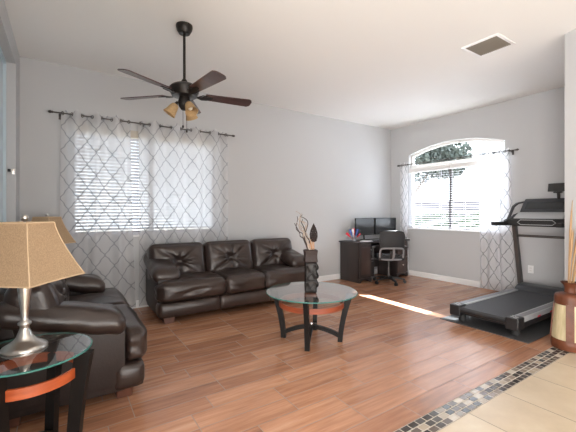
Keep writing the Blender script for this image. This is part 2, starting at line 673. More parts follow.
b = NB()
wall_panel(b, XL - 0.16, XR, H, [(AX0, AX1, AZ0, lambda u: AZ1)], lambda u, z, d: V(u, YB + TH * d, z))
struct('wall_back', b, M['wall'], 'long grey wall behind the sofa')
b = NB()
wall_panel(b, -3.0, YB + TH, H, [(BY0, BY1, BZ0, arch)], lambda u, z, d: V(XR + TH * d, u, z))
struct('wall_right', b, M['wall'], 'grey wall with the arched window')
b = NB()
wall_panel(b, 1.4, YB, H, [(2.2, 4.61, 0.0, lambda u: 2.87)], lambda u, z, d: V(XL - TH * d, u, z))
struct('wall_left', b, M['wall'], 'grey wall at left with a tall opening')
b = NB()
prism(b, [(4.237, 1.34), (XR, 1.34), (XR, 1.2), (4.187, 1.2)], 0, H, 'xy')
struct('wall_partition', b, M['wall'], 'grey end of the partition wall at the right edge')


b = NB(); bx(b, (1.0, -3.06, H / 2), (10.2, 0.12, H))  # unseen, added so sky light does not flood in from the rear
struct('wall_rear', b, M['wall'], 'unseen grey wall added behind the photographer to block sky light')
b = NB(); bx(b, (-4.06, -0.8, H / 2), (0.12, 4.4, H)); bx(b, (-2.29, 1.46, H / 2), (3.42, 0.12, H))  # unseen, added to close the left side against sky light
struct('wall_left_rear', b, M['wall'], 'unseen grey walls added left of the photographer to block sky light')


def baseboard(name, x0, y0, x1, y1, nx, ny, label):
    bm = NB()
    L = math.hypot(x1 - x0, y1 - y0)
    dx, dy = (x1 - x0) / L, (y1 - y0) / L
    prof = [(0, 0), (0.016, 0), (0.016, 0.075), (0.008, 0.095), (0, 0.1)]
    A = [bm.verts.new((x0 + nx * p, y0 + ny * p, z)) for p, z in prof]
    B = [bm.verts.new((x1 + nx * p, y1 + ny * p, z)) for p, z in prof]
    for i in range(5):
        bm.faces.new((A[i], A[(i + 1) % 5], B[(i + 1) % 5], B[i]))
    bm.faces.new(A); bm.faces.new(B[::-1])
    struct(name, bm, M['white'], label)


baseboard('baseboard_back', XL, YB, XR, YB, 0, -1, 'white baseboard along the back wall')
baseboard('baseboard_right', XR, 1.34, XR, YB - 0.02, -1, 0, 'white baseboard below the arched window')

# pale blue door filling the tall opening at left
d = thing('door_1', 'pale blue grey door panel in the tall opening at the left edge', 'door', (-0.52, 3.405, 0))
del d['category']
d['kind'] = 'structure'
b = NB(); bx(b, (-0.02, 0, 1.435), (0.04, 2.41, 2.87))
obj('door_panel', b, M['bluedoor'], d, 0)
b = NB(); bx(b, (0.012, 1.185, 1.435), (0.024, 0.03, 2.87)); bx(b, (0.012, 0, 2.855), (0.024, 2.34, 0.03))
obj('door_stop', b, M['bluedoor'], d, 0)

bm = NB(); bx(bm, (-0.452, 4.596, 1.725), (0.045, 0.026, 0.05), 0.006)
t = thing('wall_bracket', 'small silver bracket with black tip on the left opening edge', 'bracket', (-0.452, 4.597, 1.725))
bm.free()
b = NB(); bx(b, (0.008, 0, 0), (0.03, 0.026, 0.055), 0.005)
obj('bracket_plate', b, M['nickel'], t)
b = NB(); bx(b, (-0.02, -0.004, 0.012), (0.026, 0.022, 0.03), 0.004)
obj('bracket_tip', b, M['black'], t)

# ---------------- windows
w = thing('window_1', 'wide white framed window behind the trellis curtains', 'window', (0, 0, 0))
del w['category']; w['kind'] = 'structure'
b = NB()
FY = YB + 0.11
for cx in (AX0 + 0.025, AX1 - 0.025):
    bx(b, (cx, FY, (AZ0 + AZ1) / 2), (0.05, 0.06, AZ1 - AZ0))
for cz in (AZ0 + 0.025, AZ1 - 0.025):
    bx(b, ((AX0 + AX1) / 2, FY, cz), (AX1 - AX0 - 0.1, 0.058, 0.05))
bx(b, ((AX0 + AX1) / 2, FY, (AZ0 + AZ1) / 2), (0.06, 0.05, AZ1 - AZ0 - 0.1))
obj('window_frame', b, M['vinyl'], w, 0)
b = NB(); bx(b, ((AX0 + AX1) / 2, FY + 0.01, (AZ0 + AZ1) / 2), (AX1 - AX0 - 0.08, 0.006, AZ1 - AZ0 - 0.08))
obj('pane', b, M['pane'], w, 0)
b = NB(); bx(b, ((AX0 + AX1) / 2, YB + 0.03, AZ0 + 0.006), (AX1 - AX0 - 0.004, 0.1, 0.018), 0.003)
obj('window_sill', b, M['white'], w, 0)

w = thing('window_2', 'arched white framed window in the right wall', 'window', (0, 0, 0))
del w['category']; w['kind'] = 'structure'
FX = XR + 0.11
b = NB()
pts = [V(FX, BY0 + 0.022, BZ0 + 0.02)]
N = 24
for k in range(N + 1):
    y = BY0 + 0.022 + (BY1 - BY0 - 0.044) * k / N
    pts.append(V(FX, y, arch(y) - 0.022))
pts.append(V(FX, BY1 - 0.022, BZ0 + 0.02))
sweep(b, pts, 0.06, 0.044, V(1, 0, 0), closed=True)
bx(b, (FX, (BY0 + BY1) / 2, 2.235), (0.056, BY1 - BY0 - 0.06, 0.06))
obj('window_frame', b, M['vinyl'], w, 0)
b = NB()
bx(b, (FX, 3.675, 1.6), (0.05, 0.05, 1.28))
o = obj('window_mullion', b, M['rodmetal'], w, 0)
o['label'] = 'dark vertical mullion'
b = NB()
prism(b, [(BY0 + 0.03, BZ0 + 0.03)] + [(p.y, p.z - 0.005) for p in pts[1:-1]] + [(BY1 - 0.03, BZ0 + 0.03)], FX + 0.01, FX + 0.016, 'yz')
obj('pane', b, M['pane'], w, 0)
b = NB(); bx(b, (XR + 0.025, (BY0 + BY1) / 2, BZ0 + 0.006), (0.11, BY1 - BY0 - 0.004, 0.018), 0.003)
obj('window_sill', b, M['white'], w, 0)

# ---------------- blinds


def blind(label, u0, u1, z0, z1, put, tilt, valance, valance_size, ladders, group):
    """put(u, d, z): d = depth from the room side into the recess"""
    t = thing('window_blind', label, 'window blind', put((u0 + u1) / 2, 0.0, z0), 0, group)
    base = t.location.copy()

    def L(u, d_, z):
        return Vector(put(u, d_, z)) - base

    def bar(bm, ua, ub, dc, zc, dh, zh, ang=0.0):
        ca, sa = math.cos(ang), math.sin(ang)
        cs = []
        for sx, sz in ((-1, -1), (1, -1), (1, 1), (-1, 1)):
            dd, zz = sx * dh / 2, sz * zh / 2
            cs.append((dc + dd * ca - zz * sa, zc + dd * sa + zz * ca))
        A = [bm.verts.new(L(ua, p, q)) for p, q in cs]
        B = [bm.verts.new(L(ub, p, q)) for p, q in cs]
        for k in range(4):
            bm.faces.new((A[k], A[(k + 1) % 4], B[(k + 1) % 4], B[k]))
        bm.faces.new(A); bm.faces.new(B[::-1])
    bm = NB()
    n = int((z1 - z0 - 0.05) / 0.043)
    for k in range(n):
        bar(bm, u0 + 0.001, u1 - 0.001, 0.04, z0 + 0.045 + k * 0.043, 0.05, 0.003, tilt)
    obj('slats', bm, M['blind'], t, 0)
    bm = NB(); bar(bm, u0 + 0.006, u1 - 0.006, 0.04, z0 + 0.014, 0.05, 0.02)
    obj('bottom_rail', bm, M['blind'], t, 0)
    bm = NB(); bar(bm, u0 + 0.004, u1 - 0.004, 0.036, z1 + 0.06 - valance_size[1] / 2, valance_size[0], valance_size[1])
    obj('headrail', bm, valance, t, 0)
    bm = NB()
    for u in ladders:
        bar(bm, u - 0.002, u + 0.002, 0.012, (z0 + z1) / 2, 0.002, z1 - z0 - 0.02)
        bar(bm, u - 0.002, u + 0.002, 0.068, (z0 + z1) / 2, 0.002, z1 - z0 - 0.02)
    obj('ladder_cord', bm, M['blind'], t, 0)
    return t


blind('white slatted blind behind the two trellis curtains over the sofa', AX0, AX1, AZ0 + 0.018, AZ1 - 0.055,
      lambda u, d_, z: (u, YB + d_, z), R(-37), M['tanvalance'], (0.06, 0.10), [0.35, 0.85, 1.25, 1.75], 'window blinds')
for lab, ua, ub, lad in (('left half of the white open-slat blinds below the arched glass, nearest the desk', 3.62, BY1, [3.85, 4.28]),
                         ('right half of the white open-slat blinds below the arched glass, nearest the treadmill', BY0, 3.62, [2.95, 3.38])):
    blind(lab, ua, ub, BZ0 + 0.018, 2.13, lambda u, d_, z: (XR + d_, u, z), R(8), M['vinyl'], (0.07, 0.08), lad, 'window blinds')

# ---------------- curtain rods and curtains


def rod(label, p0, p1, wall_n, brackets, group):
    p0, p1 = Vector(p0), Vector(p1)
    t = thing('curtain_rod', label, 'curtain rod', p0, 0, group)
    ax = (p1 - p0)
    b = NB(); tube(b, [V(0, 0, 0), ax], 0.0085, 10)
    obj('pole', b, M['rodmetal'], t)
    u = ax.normalized()
    for e, s in ((V(0, 0, 0), -1), (ax, 1)):
        b = NB()
        tube(b, [e + u * s * k for k in (0.0, 0.006, 0.014, 0.026, 0.04, 0.05)], [0.012, 0.016, 0.013, 0.019, 0.014, 0.004], 10)
        obj('finial', b, M['rodmetal'], t)
    for f in brackets:
        b = NB()
        c = ax * f
        n = Vector(wall_n)
        tube(b, [c - V(0, 0, 0.013), c - V(0, 0, 0.02) + n * 0.03, c - V(0, 0, 0.03) + n * (0.068)], 0.006, 8)
        bx(b, c - V(0, 0, 0.03) + n * 0.072, (0.03 if n.y else 0.01, 0.01 if n.y else 0.03, 0.07), 0.002)
        obj('bracket', b, M['rodmetal'], t)
    return t


ROD_A_Y, ROD_A_Z = YB - 0.08, 2.49
ROD_B_X, ROD_B_Z = XR - 0.08, 2.275
rod('long pewter curtain rod over the wide window behind the sofa', (-0.10, ROD_A_Y, ROD_A_Z), (2.2, ROD_A_Y, ROD_A_Z), (0, 1, 0), (0.03, 0.44, 0.97), 'curtain rods')
rod('pewter curtain rod across the arched window', (ROD_B_X, 2.50, ROD_B_Z), (ROD_B_X, 4.72, ROD_B_Z), (1, 0, 0), (0.03, 0.97), 'curtain rods')


def curtain(label, u0, u1, ub0, ub1, ztop, zbot, put, mtl, folds, amp, seed, fullness=1.35):
    """grommet curtain; u0..u1 at the rod, ub0..ub1 at the hem; put(u, d, z)"""
    rnd = random.Random(seed)
    t = thing('curtain', label, 'curtain', put((u0 + u1) / 2, 0, zbot), 0, 'sheer trellis curtains')
    base = t.location.copy()
    nu, nz = folds * 12, 44
    ph = [rnd.uniform(-0.35, 0.35) for _ in range(folds + 2)]
    bm = NB()
    uvl = bm.loops.layers.uv.new('UVMap')
    rows = []
    for j in range(nz + 1):
        f = j / nz
        z = ztop + 0.065 + (zbot - ztop - 0.065) * f
        row = []
        a = u0 + (ub0 - u0) * f
        c = u1 + (ub1 - u1) * f
        for i in range(nu + 1):
            s = i / nu
            k = s * folds
            pj = ph[int(min(k, folds))] * (1 - (k % 1)) + ph[int(min(k, folds)) + 1] * (k % 1)
            wv = math.sin(2 * PI * k / 2 * 2 / 2 + pj * f * 2)
            d_ = amp * wv * (1 - 0.25 * f) + 0.008 * f * math.sin(k * 5.1 + 3 * f)
            u = a + (c - a) * s + 0.012 * f * math.sin(k * 2.3 + 4.0 * f)
            scal = 0.045 * abs(math.cos(PI * k)) if j == 0 else 0
            row.append(bm.verts.new(Vector(put(u, d_, z - scal)) - base))
        rows.append(row)
    wid = (u1 - u0) * fullness
    for j in range(nz):
        for i in range(nu):
            f4 = bm.faces.new((rows[j][i], rows[j][i + 1], rows[j + 1][i + 1], rows[j + 1][i]))
            for lp, (ii, jj) in zip(f4.loops, ((i, j), (i + 1, j), (i + 1, j + 1), (i, j + 1))):
                lp[uvl].uv = (ii / nu * wid, (nz - jj) / nz * (ztop - zbot))
    obj('cloth', bm, mtl, t, 80, fixn=False)
    for k in range(folds + 1):
        s = min(max(k / folds, 0.02), 0.98)
        p = Vector(put(u0 + (u1 - u0) * s, 0, ztop)) - base
        du = (Vector(put(1, 0, 0)) - Vector(put(0, 0, 0)))
        dd = (Vector(put(0, 1, 0)) - Vector(put(0, 0, 0)))
        nrm = (du + dd * (0.6 if k % 2 else -0.6)).normalized()
        sd = nrm.cross(V(0, 0, 1))
        b = NB()
        tube(b, [p + (sd * math.cos(q) + V(0, 0, 1) * math.sin(q)) * 0.021 for q in [2 * PI * m / 14 for m in range(14)]], 0.0045, 6, closed=True)
        obj('grommet', b, M['rodmetal'], t)
    return t


putA = lambda u, d_, z: (u, ROD_A_Y + d_, z)
putB = lambda u, d_, z: (ROD_B_X + d_, u, z)
curtain('left sheer trellis curtain on the wide window nearest the lamps', -0.02, 0.74, -0.06, 0.80, ROD_A_Z, 0.03, putA, M['sheer_a'], 7, 0.046, 3)
curtain('right sheer trellis curtain on the wide window hanging behind the sofa', 0.84, 2.12, 0.86, 2.14, ROD_A_Z, 0.03, putA, M['sheer_a'], 9, 0.046, 5)
curtain('narrow sheer trellis curtain in the corner behind the desk', 4.50, 4.69, 4.48, 4.70, ROD_B_Z, 0.03, putB, M['sheer_b'], 4, 0.008, 7, 2.2)
curtain('sheer trellis curtain between the arched window and the treadmill', 2.58, 3.06, 2.50, 3.06, ROD_B_Z, 0.02, putB, M['sheer_b'], 6, 0.034, 9, 1.8)

# ------------------------------------------------------------------ ceiling vent and outlet
t = thing('ceiling_vent', 'square white framed air vent with taupe grille on the ceiling', 'vent', (3.835, 1.885, H))
b = NB()
S = 0.18
for sx, sy, lx, ly in ((0, 1, 0.38, 0.03), (0, -1, 0.38, 0.03), (1, 0, 0.03, 0.32), (-1, 0, 0.03, 0.32)):
    bx(b, (sx * (S - 0.005), sy * (S - 0.005), -0.006), (lx, ly, 0.012), 0.003)
obj('frame', b, M['white'], t)
b = NB()
for k in range(16):
    y = -0.15 + k * 0.02
    bx(b, (0, y, -0.008), (0.32, 0.003, 0.018), 0, Matrix.Rotation(R(35), 4, 'X'))
bx(b, (0, 0, -0.001), (0.32, 0.32, 0.002))
obj('grille', b, M['ventgrille'], t, 0)

t = thing('wall_outlet', 'white wall outlet low on the wall behind the treadmill', 'outlet', (XR, 2.32, 0.42))
b = NB(); bx(b, (-0.004, 0, 0), (0.008, 0.075, 0.118), 0.003)
obj('cover_plate', b, M['white'], t)
for sz in (-1, 1):
    b = NB(); bx(b, (-0.0095, 0, sz * 0.02), (0.003, 0.034, 0.028), 0.001)
    bx(b, (-0.0115, 0.007, sz * 0.02), (0.001, 0.003, 0.01), mi=1); bx(b, (-0.0115, -0.007, sz * 0.02), (0.001, 0.003, 0.01), mi=1)
    obj('socket', b, [M['vinyl'], M['black']], t)

# ------------------------------------------------------------------ ceiling fan
FANX, FANY, FZ, FR = 0.977, 3.30, 2.435, 0.67
t = thing('ceiling_fan', 'dark bronze five-blade ceiling fan with amber light shades', 'ceiling fan', (FANX, FANY, H))
b = NB(); lathe(b, [(0.03, -0.085), (0.052, -0.08), (0.07, -0.05), (0.078, -0.02), (0.078, 0.0)], 24)
obj('canopy', b, M['bronze'], t)
b = NB(); lathe(b, [(0.013, -0.56), (0.013, -0.08)], 12); lathe(b, [(0.03, -0.58), (0.03, -0.54), (0.018, -0.52)], 16)
obj('downrod', b, M['bronze'], t)
z0 = FZ - H
b = NB(); lathe(b, [(0.05, z0 - 0.03), (0.115, z0 - 0.02), (0.135, z0 + 0.02), (0.138, z0 + 0.06), (0.125, z0 + 0.075), (0.10, z0 + 0.09), (0.05, z0 + 0.105), (0.025, z0 + 0.12)], 28)
obj('motor_housing', b, M['bronze'], t)
for k in range(5):
    a = R(63 + 72 * k)
    mt = Matrix.Rotation(a, 4, 'Z') @ Matrix.Translation(V(0, 0, z0)) @ Matrix.Rotation(R(-12), 4, 'X')
    b = NB()
    hw = lambda s: 0.052 + 0.018 * s
    out = []
    L0, L1 = 0.20, FR
    for s in [q / 8 for q in range(9)]:
        out.append((L0 + (L1 - 0.03 - L0) * s, -hw(s)))
    out += [(L1 - 0.008, -0.052), (L1, -0.03), (L1, 0.03), (L1 - 0.008, 0.052)]
    for s in [1 - q / 8 for q in range(9)]:
        out.append((L0 + (L1 - 0.03 - L0) * s, hw(s)))
    prism(b, out, -0.004, 0.004, 'xy')
    bmesh.ops.transform(b, matrix=mt, verts=b.verts)
    bl = obj('blade', b, M['blade'], t, 0)
    b = NB()
    sweep(b, [V(0.10, 0, -0.012), V(0.15, 0, -0.018), V(0.20, 0, -0.009), V(0.27, 0, -0.008)], lambda i: (0.03, 0.024, 0.06, 0.03)[i], 0.007, V(0, 1, 0))
    for q in (-1, 1):
        tube(b, [V(0.13, q * 0.012, -0.016), V(0.17, q * 0.04, -0.012), V(0.22, q * 0.038, -0.009)], 0.006, 6)
    bmesh.ops.transform(b, matrix=mt, verts=b.verts)
    obj('blade_bracket', b, M['bronze'], bl)
b = NB(); lathe(b, [(0.012, z0 - 0.155), (0.03, z0 - 0.15), (0.05, z0 - 0.12), (0.06, z0 - 0.08), (0.055, z0 - 0.05), (0.05, z0 - 0.03)], 20)
lk = obj('light_kit', b, M['bronze'], t)
for k in range(3):
    a = R(-90 + 12 + 120 * k)
    dr = V(math.cos(a), math.sin(a), 0)
    ax = (dr * 0.55 - V(0, 0, 0.83)).normalized()
    q = ax.to_track_quat('Z', 'Y').to_matrix().to_4x4()
    p0 = dr * 0.065 + V(0, 0, z0 - 0.085)
    b = NB()
    tube(b, [dr * 0.04 + V(0, 0, z0 - 0.09), p0 + V(0, 0, 0.004), p0 + ax * 0.03], [0.012, 0.013, 0.024], 10)
    obj('lamp_arm', b, M['bronze'], lk)
    b = NB()
    prof = [(0.02, 0.02), (0.034, 0.03), (0.042, 0.055), (0.047, 0.085), (0.054, 0.115), (0.062, 0.135), (0.059, 0.135), (0.044, 0.085), (0.038, 0.055), (0.03, 0.033), (0.018, 0.023)]
    lathe(b, prof, 20, capped=False)
    bmesh.ops.transform(b, matrix=Matrix.Translation(p0) @ q, verts=b.verts)
    sh = obj('lamp_shade', b, M['amber'], t, 60)
    b = NB(); lathe(b, [(0.004, 0.03), (0.02, 0.045), (0.026, 0.07), (0.02, 0.095), (0.006, 0.105)], 12)
    bmesh.ops.transform(b, matrix=Matrix.Translation(p0) @ q, verts=b.verts)
    obj('bulb', b, M['bulb'], sh, 60)
for px, ln in ((-0.016, 0.16), (0.02, 0.2)):
    b = NB(); tube(b, [V(px, -0.01, z0 - 0.14), V(px, -0.012, z0 - 0.14 - ln)], 0.0022, 6)
    ch = obj('pull_chain', b, M['bronze'], t)
    b = NB(); lathe(b, [(0.003, -0.03), (0.010, -0.022), (0.009, -0.008), (0.003, 0.0)], 10, (px, -0.012, z0 - 0.14 - ln))
    obj('pull_knob', b, M['bronze'], ch)

# ------------------------------------------------------------------ sofas


def lump(u, v, seed, amp, sc=1.6):
    return amp * noise.noise(V(u * sc + seed * 7.3, v * sc - seed * 3.1, seed * 1.7))


def make_sofa(name, label, cat, W, n, loc, rz):
    t = thing(name, label, cat, loc, rz)
    D = 0.86
    yb = D / 2
    le, ls = M['leather'], M['leather_side']
    fade = lambda u, v: max(0, (1 - u ** 4)) * max(0, (1 - v ** 4))
    cw = (W - 0.52) / n
    # base frame and padded front rail
    b = NB(); bx(b, (0, 0.05, 0.24), (W - 0.10, D - 0.16, 0.34), 0.02)
    obj('frame', b, ls, t)
    for k in range(n):
        sw = (W - 0.06) / n
        b = NB()
        rbox(b, (-W / 2 + 0.03 + sw * (k + 0.5), -0.325, 0.165), (sw / 2 + 0.003, 0.10, 0.088), 0.035, 12,
             lambda ax, sg, u, v, k=k: fade(u, v) * (0.006 + lump(u, v, k + 2, 0.006)) if (ax == 1 and sg < 0) or ax == 0 else 0)
        obj('front_rail', b, le, t, 70)
    # back shell
    b = NB(); rbox(b, (0, yb - 0.09, 0.45), (W / 2 - 0.07, 0.085, 0.37), 0.05, 12)
    obj('back_frame', b, ls, t, 70)
    # arms
    for s in (-1, 1):
        b = NB(); bx(b, (s * (W / 2 - 0.13), 0.055, 0.33), (0.19, 0.71, 0.44), 0.03)
        arm = obj('arm', b, ls, t)
        b = NB()

        def armpost(p, s=s):
            f = (p.y + 0.36) / 0.72
            p.z += 0.17 * max(0.0, f) ** 1.3
            p.z += 0.012 * noise.noise(V(p.x * 9, p.y * 7, s * 4.0)) + 0.006 * math.sin(p.y * 42 + p.x * 9) * max(0, 0.55 - f)
            p.x *= 1.0 + 0.10 * (1 - f)
            return p
        rbox(b, (s * (W / 2 - 0.15), 0.055, 0.535), (0.15, 0.36, 0.075), 0.07, 20, lambda ax, sg, u, v: fade(u, v) * 0.025 if ax == 2 and sg > 0 else 0, armpost)
        obj('arm_pad', b, le, arm, 70)
    # seat cushions: the outer ones wrap in front of the arms
    for k in range(n):
        xc = (k - (n - 1) / 2) * cw
        b = NB()
        ends = [q for q, kk in ((-1, 0), (1, n - 1)) if k == kk]

        def tee(p, ends=ends):
            f = min(1, max(0, (-0.15 - p.y) / 0.05))
            f = f * f * (3 - 2 * f)
            for q in ends:
                if q * p.x > 0:
                    p.x *= 1 + f * 0.245 / (cw / 2)
            return p
        rbox(b, (xc, -0.12, 0.37), (cw / 2 - 0.002, 0.325, 0.112), 0.058, 30,
             lambda ax, sg, u, v, k=k: fade(u, v) * (0.022 + lump(u, v, k + 11, 0.014, 2.2)) if ax == 2 and sg > 0 else (fade(u, v) * (0.015 + lump(u, v, k + 5, 0.012, 2.5)) if ax != 2 else 0), tee)
        obj('seat_cushion', b, le, t, 70)
    # tufted back cushions
    bw = (W - 0.05) / n
    for k in range(n):
        xc = (k - (n - 1) / 2) * bw
        b = NB()

        def tuft(ax, sg, u, v, k=k):
            # for ax == 1: u runs along z, v along x
            if ax != 1 or sg > 0:
                return 0.012 * fade(u, v) if ax == 2 and sg > 0 else 0
            zz, xx = u + 0.02, v
            r = math.hypot(xx, zz * 0.95)
            th = math.atan2(zz, xx)
            e = 0.05 * (1 - xx ** 2) * (1 - zz ** 2)
            e -= 0.075 * math.exp(-(r / 0.2) ** 2)
            pleat = 0.5 + 0.5 * math.cos(9 * th + 1.3 * k + 1.4 * math.sin(2 * th + k))
            e -= 0.020 * pleat ** 2 * math.exp(-((r - 0.32) / 0.26) ** 2)
            e -= 0.022 * math.exp(-((abs(xx) - abs(zz)) / 0.10) ** 2) * math.exp(-((r - 0.45) / 0.4) ** 2) * (r > 0.02)
            e += lump(u, v, k + 20, 0.012, 2.6) * fade(u, v)
            return e
        rbox(b, (xc, 0.20, 0.635), (bw / 2 - 0.001, 0.125, 0.235), 0.075, 34, tuft, None, Matrix.Rotation(R(-13), 4, 'X'))
        c = obj('back_cushion', b, le, t, 80)
    for sx in (-1, 1):
        for y in (-0.30, 0.33):
            b = NB()
            prism(b, [(sx * (W / 2 - 0.21), 0.0), (sx * (W / 2 - 0.10), 0.0), (sx * (W / 2 - 0.085), 0.082), (sx * (W / 2 - 0.22), 0.082)], y - 0.05, y + 0.05, 'xz', bevel=0.004)
            obj('foot', b, M['foot_wood'], t, 0)
    return t


make_sofa('sofa', 'dark brown leather three-seat sofa with tufted back below the wide window', 'sofa', 2.24, 3, (2.0, 4.43, 0), 0)
make_sofa('loveseat', 'dark brown leather loveseat between the two tan lamps at left', 'loveseat', 1.68, 2, (0.06, 3.37, 0), PI / 2)

# ------------------------------------------------------------------ glass tables


def glass_table(name, label, cat, loc, Hh, rg, rtop, rbot, rring, zring, rz, group, band=0.05, legw=0.06):
    t = thing(name, label, cat, loc, rz, group)
    b = NB()
    prof = [(rg - 0.006, Hh - 0.010), (rg - 0.001, Hh - 0.008), (rg, Hh - 0.005), (rg - 0.001, Hh - 0.002), (rg - 0.006, Hh)]
    lathe(b, prof, 72)
    for f in b.faces:
        f.material_index = 0 if len(f.verts) > 4 else 1
    obj('glass_top', b, [M['glass'], M['glass_edge']], t, 12)
    # four bowed legs
    for k in range(4):
        a = PI / 4 + k * PI / 2
        dr, sd = V(math.cos(a), math.sin(a), 0), V(-math.sin(a), math.cos(a), 0)
        b = NB()
        pts, wd = [], []
        for q in range(9):
            f = q / 8
            r = rbot + (rtop - rbot) * (f ** 1.5)
            pts.append(dr * r + V(0, 0, (Hh - 0.016) * f))
            wd.append(legw * (0.80 + 0.35 * f ** 2))
        sweep(b, pts, lambda i: wd[i], 0.045, lambda i: dr)
        leg = obj('leg', b, M['espresso'], t, 30)
        b = NB(); lathe(b, [(0.018, Hh - 0.0165), (0.018, Hh - 0.0105)], 14, dr * rtop)
        obj('glass_pad', b, M['chrome'], leg)
    # bent wood ring shelf band
    b = NB()
    ring = [V(rring * math.cos(2 * PI * k / 56), rring * math.sin(2 * PI * k / 56), zring) for k in range(56)]
    sweep(b, ring, 0.014, band, lambda i: V(math.cos(2 * PI * i / 56), math.sin(2 * PI * i / 56), 0), closed=True)
    obj('ring_band', b, M['cherry_dark'] if cat == 'coffee table' else M['cherry'], t, 30)
    # crossed arched stretchers
    for k in range(2):
        a = PI / 4 + k * PI / 2
        dr = V(math.cos(a), math.sin(a), 0)
        sd = V(-math.sin(a), math.cos(a), 0)
        b = NB()
        zs = 0.0 if k == 0 else 0.0015
        pts = []
        for q in range(17):
            s = -1 + 2 * q / 16
            pts.append(dr * (rbot - 0.005) * s + V(0, 0, 0.055 + 0.075 * (1 - abs(s) ** 1.8) + zs))
        sweep(b, pts, 0.042, 0.036, sd)
        obj('stretcher', b, M['espresso'], t, 30)
    b = NB(); lathe(b, [(0.011, 0.145), (0.014, 0.15), (0.014, 0.165), (0.008, 0.172)], 14)
    obj('center_bolt', b, M['chrome'], t)
    return t


glass_table('coffee_table', 'round glass coffee table with dark legs and cherry ring in front of sofa', 'coffee table',
            (2.12, 2.78, 0), 0.495, 0.465, 0.385, 0.29, 0.325, 0.375, 0, 'round glass tables')
TBL_H = 0.60
glass_table('side_table', 'round glass side table under the nearer lamp at left', 'side table', (-0.14, 2.15, 0), TBL_H, 0.275, 0.255, 0.20, 0.215, 0.485, R(20), 'round glass tables', 0.05, 0.07)
glass_table('side_table', 'round glass side table under the farther lamp in the corner', 'side table', (-0.105, 4.53, 0), TBL_H, 0.295, 0.262, 0.20, 0.215, 0.485, 0, 'round glass tables', 0.05, 0.07)

# ------------------------------------------------------------------ table lamps


def make_lamp(label, loc):
    t = thing('table_lamp', label, 'table lamp', loc, 0, 'tan table lamps')
    b = NB()
    lathe(b, [(0.098, 0.0), (0.10, 0.006), (0.096, 0.014), (0.078, 0.026), (0.052, 0.042), (0.036, 0.062), (0.03, 0.08)], 32)
    obj('base', b, M['nickel'], t, 60)
    b = NB()
    lathe(b, [(0.030, 0.08), (0.022, 0.10), (0.020, 0.115), (0.029, 0.124), (0.029, 0.134), (0.016, 0.142), (0.015, 0.16), (0.018, 0.20), (0.024, 0.25), (0.031, 0.31), (0.035, 0.36), (0.034, 0.385), (0.02, 0.40), (0.013, 0.41), (0.013, 0.45)], 28)
    obj('stem', b, M['nickel'], t, 60)
    b = NB(); lathe(b, [(0.016, 0.45), (0.018, 0.455), (0.018, 0.50), (0.012, 0.505)], 14)
    obj('socket', b, M['bronze'], t)
    b = NB(); lathe(b, [(0.012, 0.505), (0.02, 0.53), (0.03, 0.56), (0.02, 0.59), (0.005, 0.60)], 14)
    obj('bulb', b, M['bulb'], t, 60)
    # square bell shade standing corner-on
    zt, zb_ = 0.645, 0.355
    hw = lambda s: 0.090 + 0.100 * s ** 1.35
    b = NB()
    rings = []
    for q in range(13):
        s = q / 12
        h = hw(s)
        z = zt + (zb_ - zt) * s
        ring = []
        for cx, cy in ((-1, -1), (1, -1), (1, 1), (-1, 1)):
            nx_, ny_ = {(-1, -1): (1, -1), (1, -1): (1, 1), (1, 1): (-1, 1), (-1, 1): (-1, -1)}[(cx, cy)]
            for m in range(8):
                f = m / 8
                bow = 1 - 0.05 * math.sin(PI * f) * s
                ring.append(V((cx + (nx_ - cx) * f) * h * bow if abs(nx_ - cx) < 0.1 else (cx + (nx_ - cx) * f) * h,
                              (cy + (ny_ - cy) * f) * h * bow if abs(ny_ - cy) < 0.1 else (cy + (ny_ - cy) * f) * h, z))
        rings.append(ring)
    for inset in (1.0, 0.985):
        vs = [[b.verts.new((p.x * inset, p.y * inset, p.z)) for p in rg_] for rg_ in rings]
        for A, B in zip(vs, vs[1:]):
            for m in range(32):
                q4 = (A[m], A[(m + 1) % 32], B[(m + 1) % 32], B[m])
                b.faces.new(q4 if inset == 1.0 else q4[::-1])
    sh = obj('lamp_shade', b, M['linen'], t, 35, fixn=False)
    sh.rotation_euler = (0, 0, R(53))
    b = NB()
    for s, rr in ((0, 0.004), (12, 0.004)):
        tube(b, rings[s], rr, 6, closed=True)
    for cidx in range(4):
        tube(b, [rg_[cidx * 8] for rg_ in rings], 0.003, 6)
    obj('shade_trim', b, M['linen_trim'], sh)
    b = NB()
    for a in (0, PI / 2):
        tube(b, [V(0.090 * math.cos(a), 0.090 * math.sin(a), zt - 0.004), V(0, 0, zt - 0.002), V(-0.090 * math.cos(a), -0.090 * math.sin(a), zt - 0.004)], 0.0025, 6)
    tube(b, [V(0.016, 0, 0.46), V(0.045, 0, 0.53), V(0.05, 0, 0.57), V(0.0, 0, zt - 0.004)], 0.002, 6)
    tube(b, [V(-0.016, 0, 0.46), V(-0.045, 0, 0.53), V(-0.05, 0, 0.57), V(0.0, 0, zt - 0.004)], 0.002, 6)
    obj('harp', b, M['nickel'], t)
    b = NB(); lathe(b, [(0.005, zt - 0.004), (0.005, zt + 0.006), (0.012, zt + 0.01), (0.018, zt + 0.022), (0.014, zt + 0.036), (0.004, zt + 0.042)], 16)
    obj('finial', b, M['nickel'], t, 60)
    return t


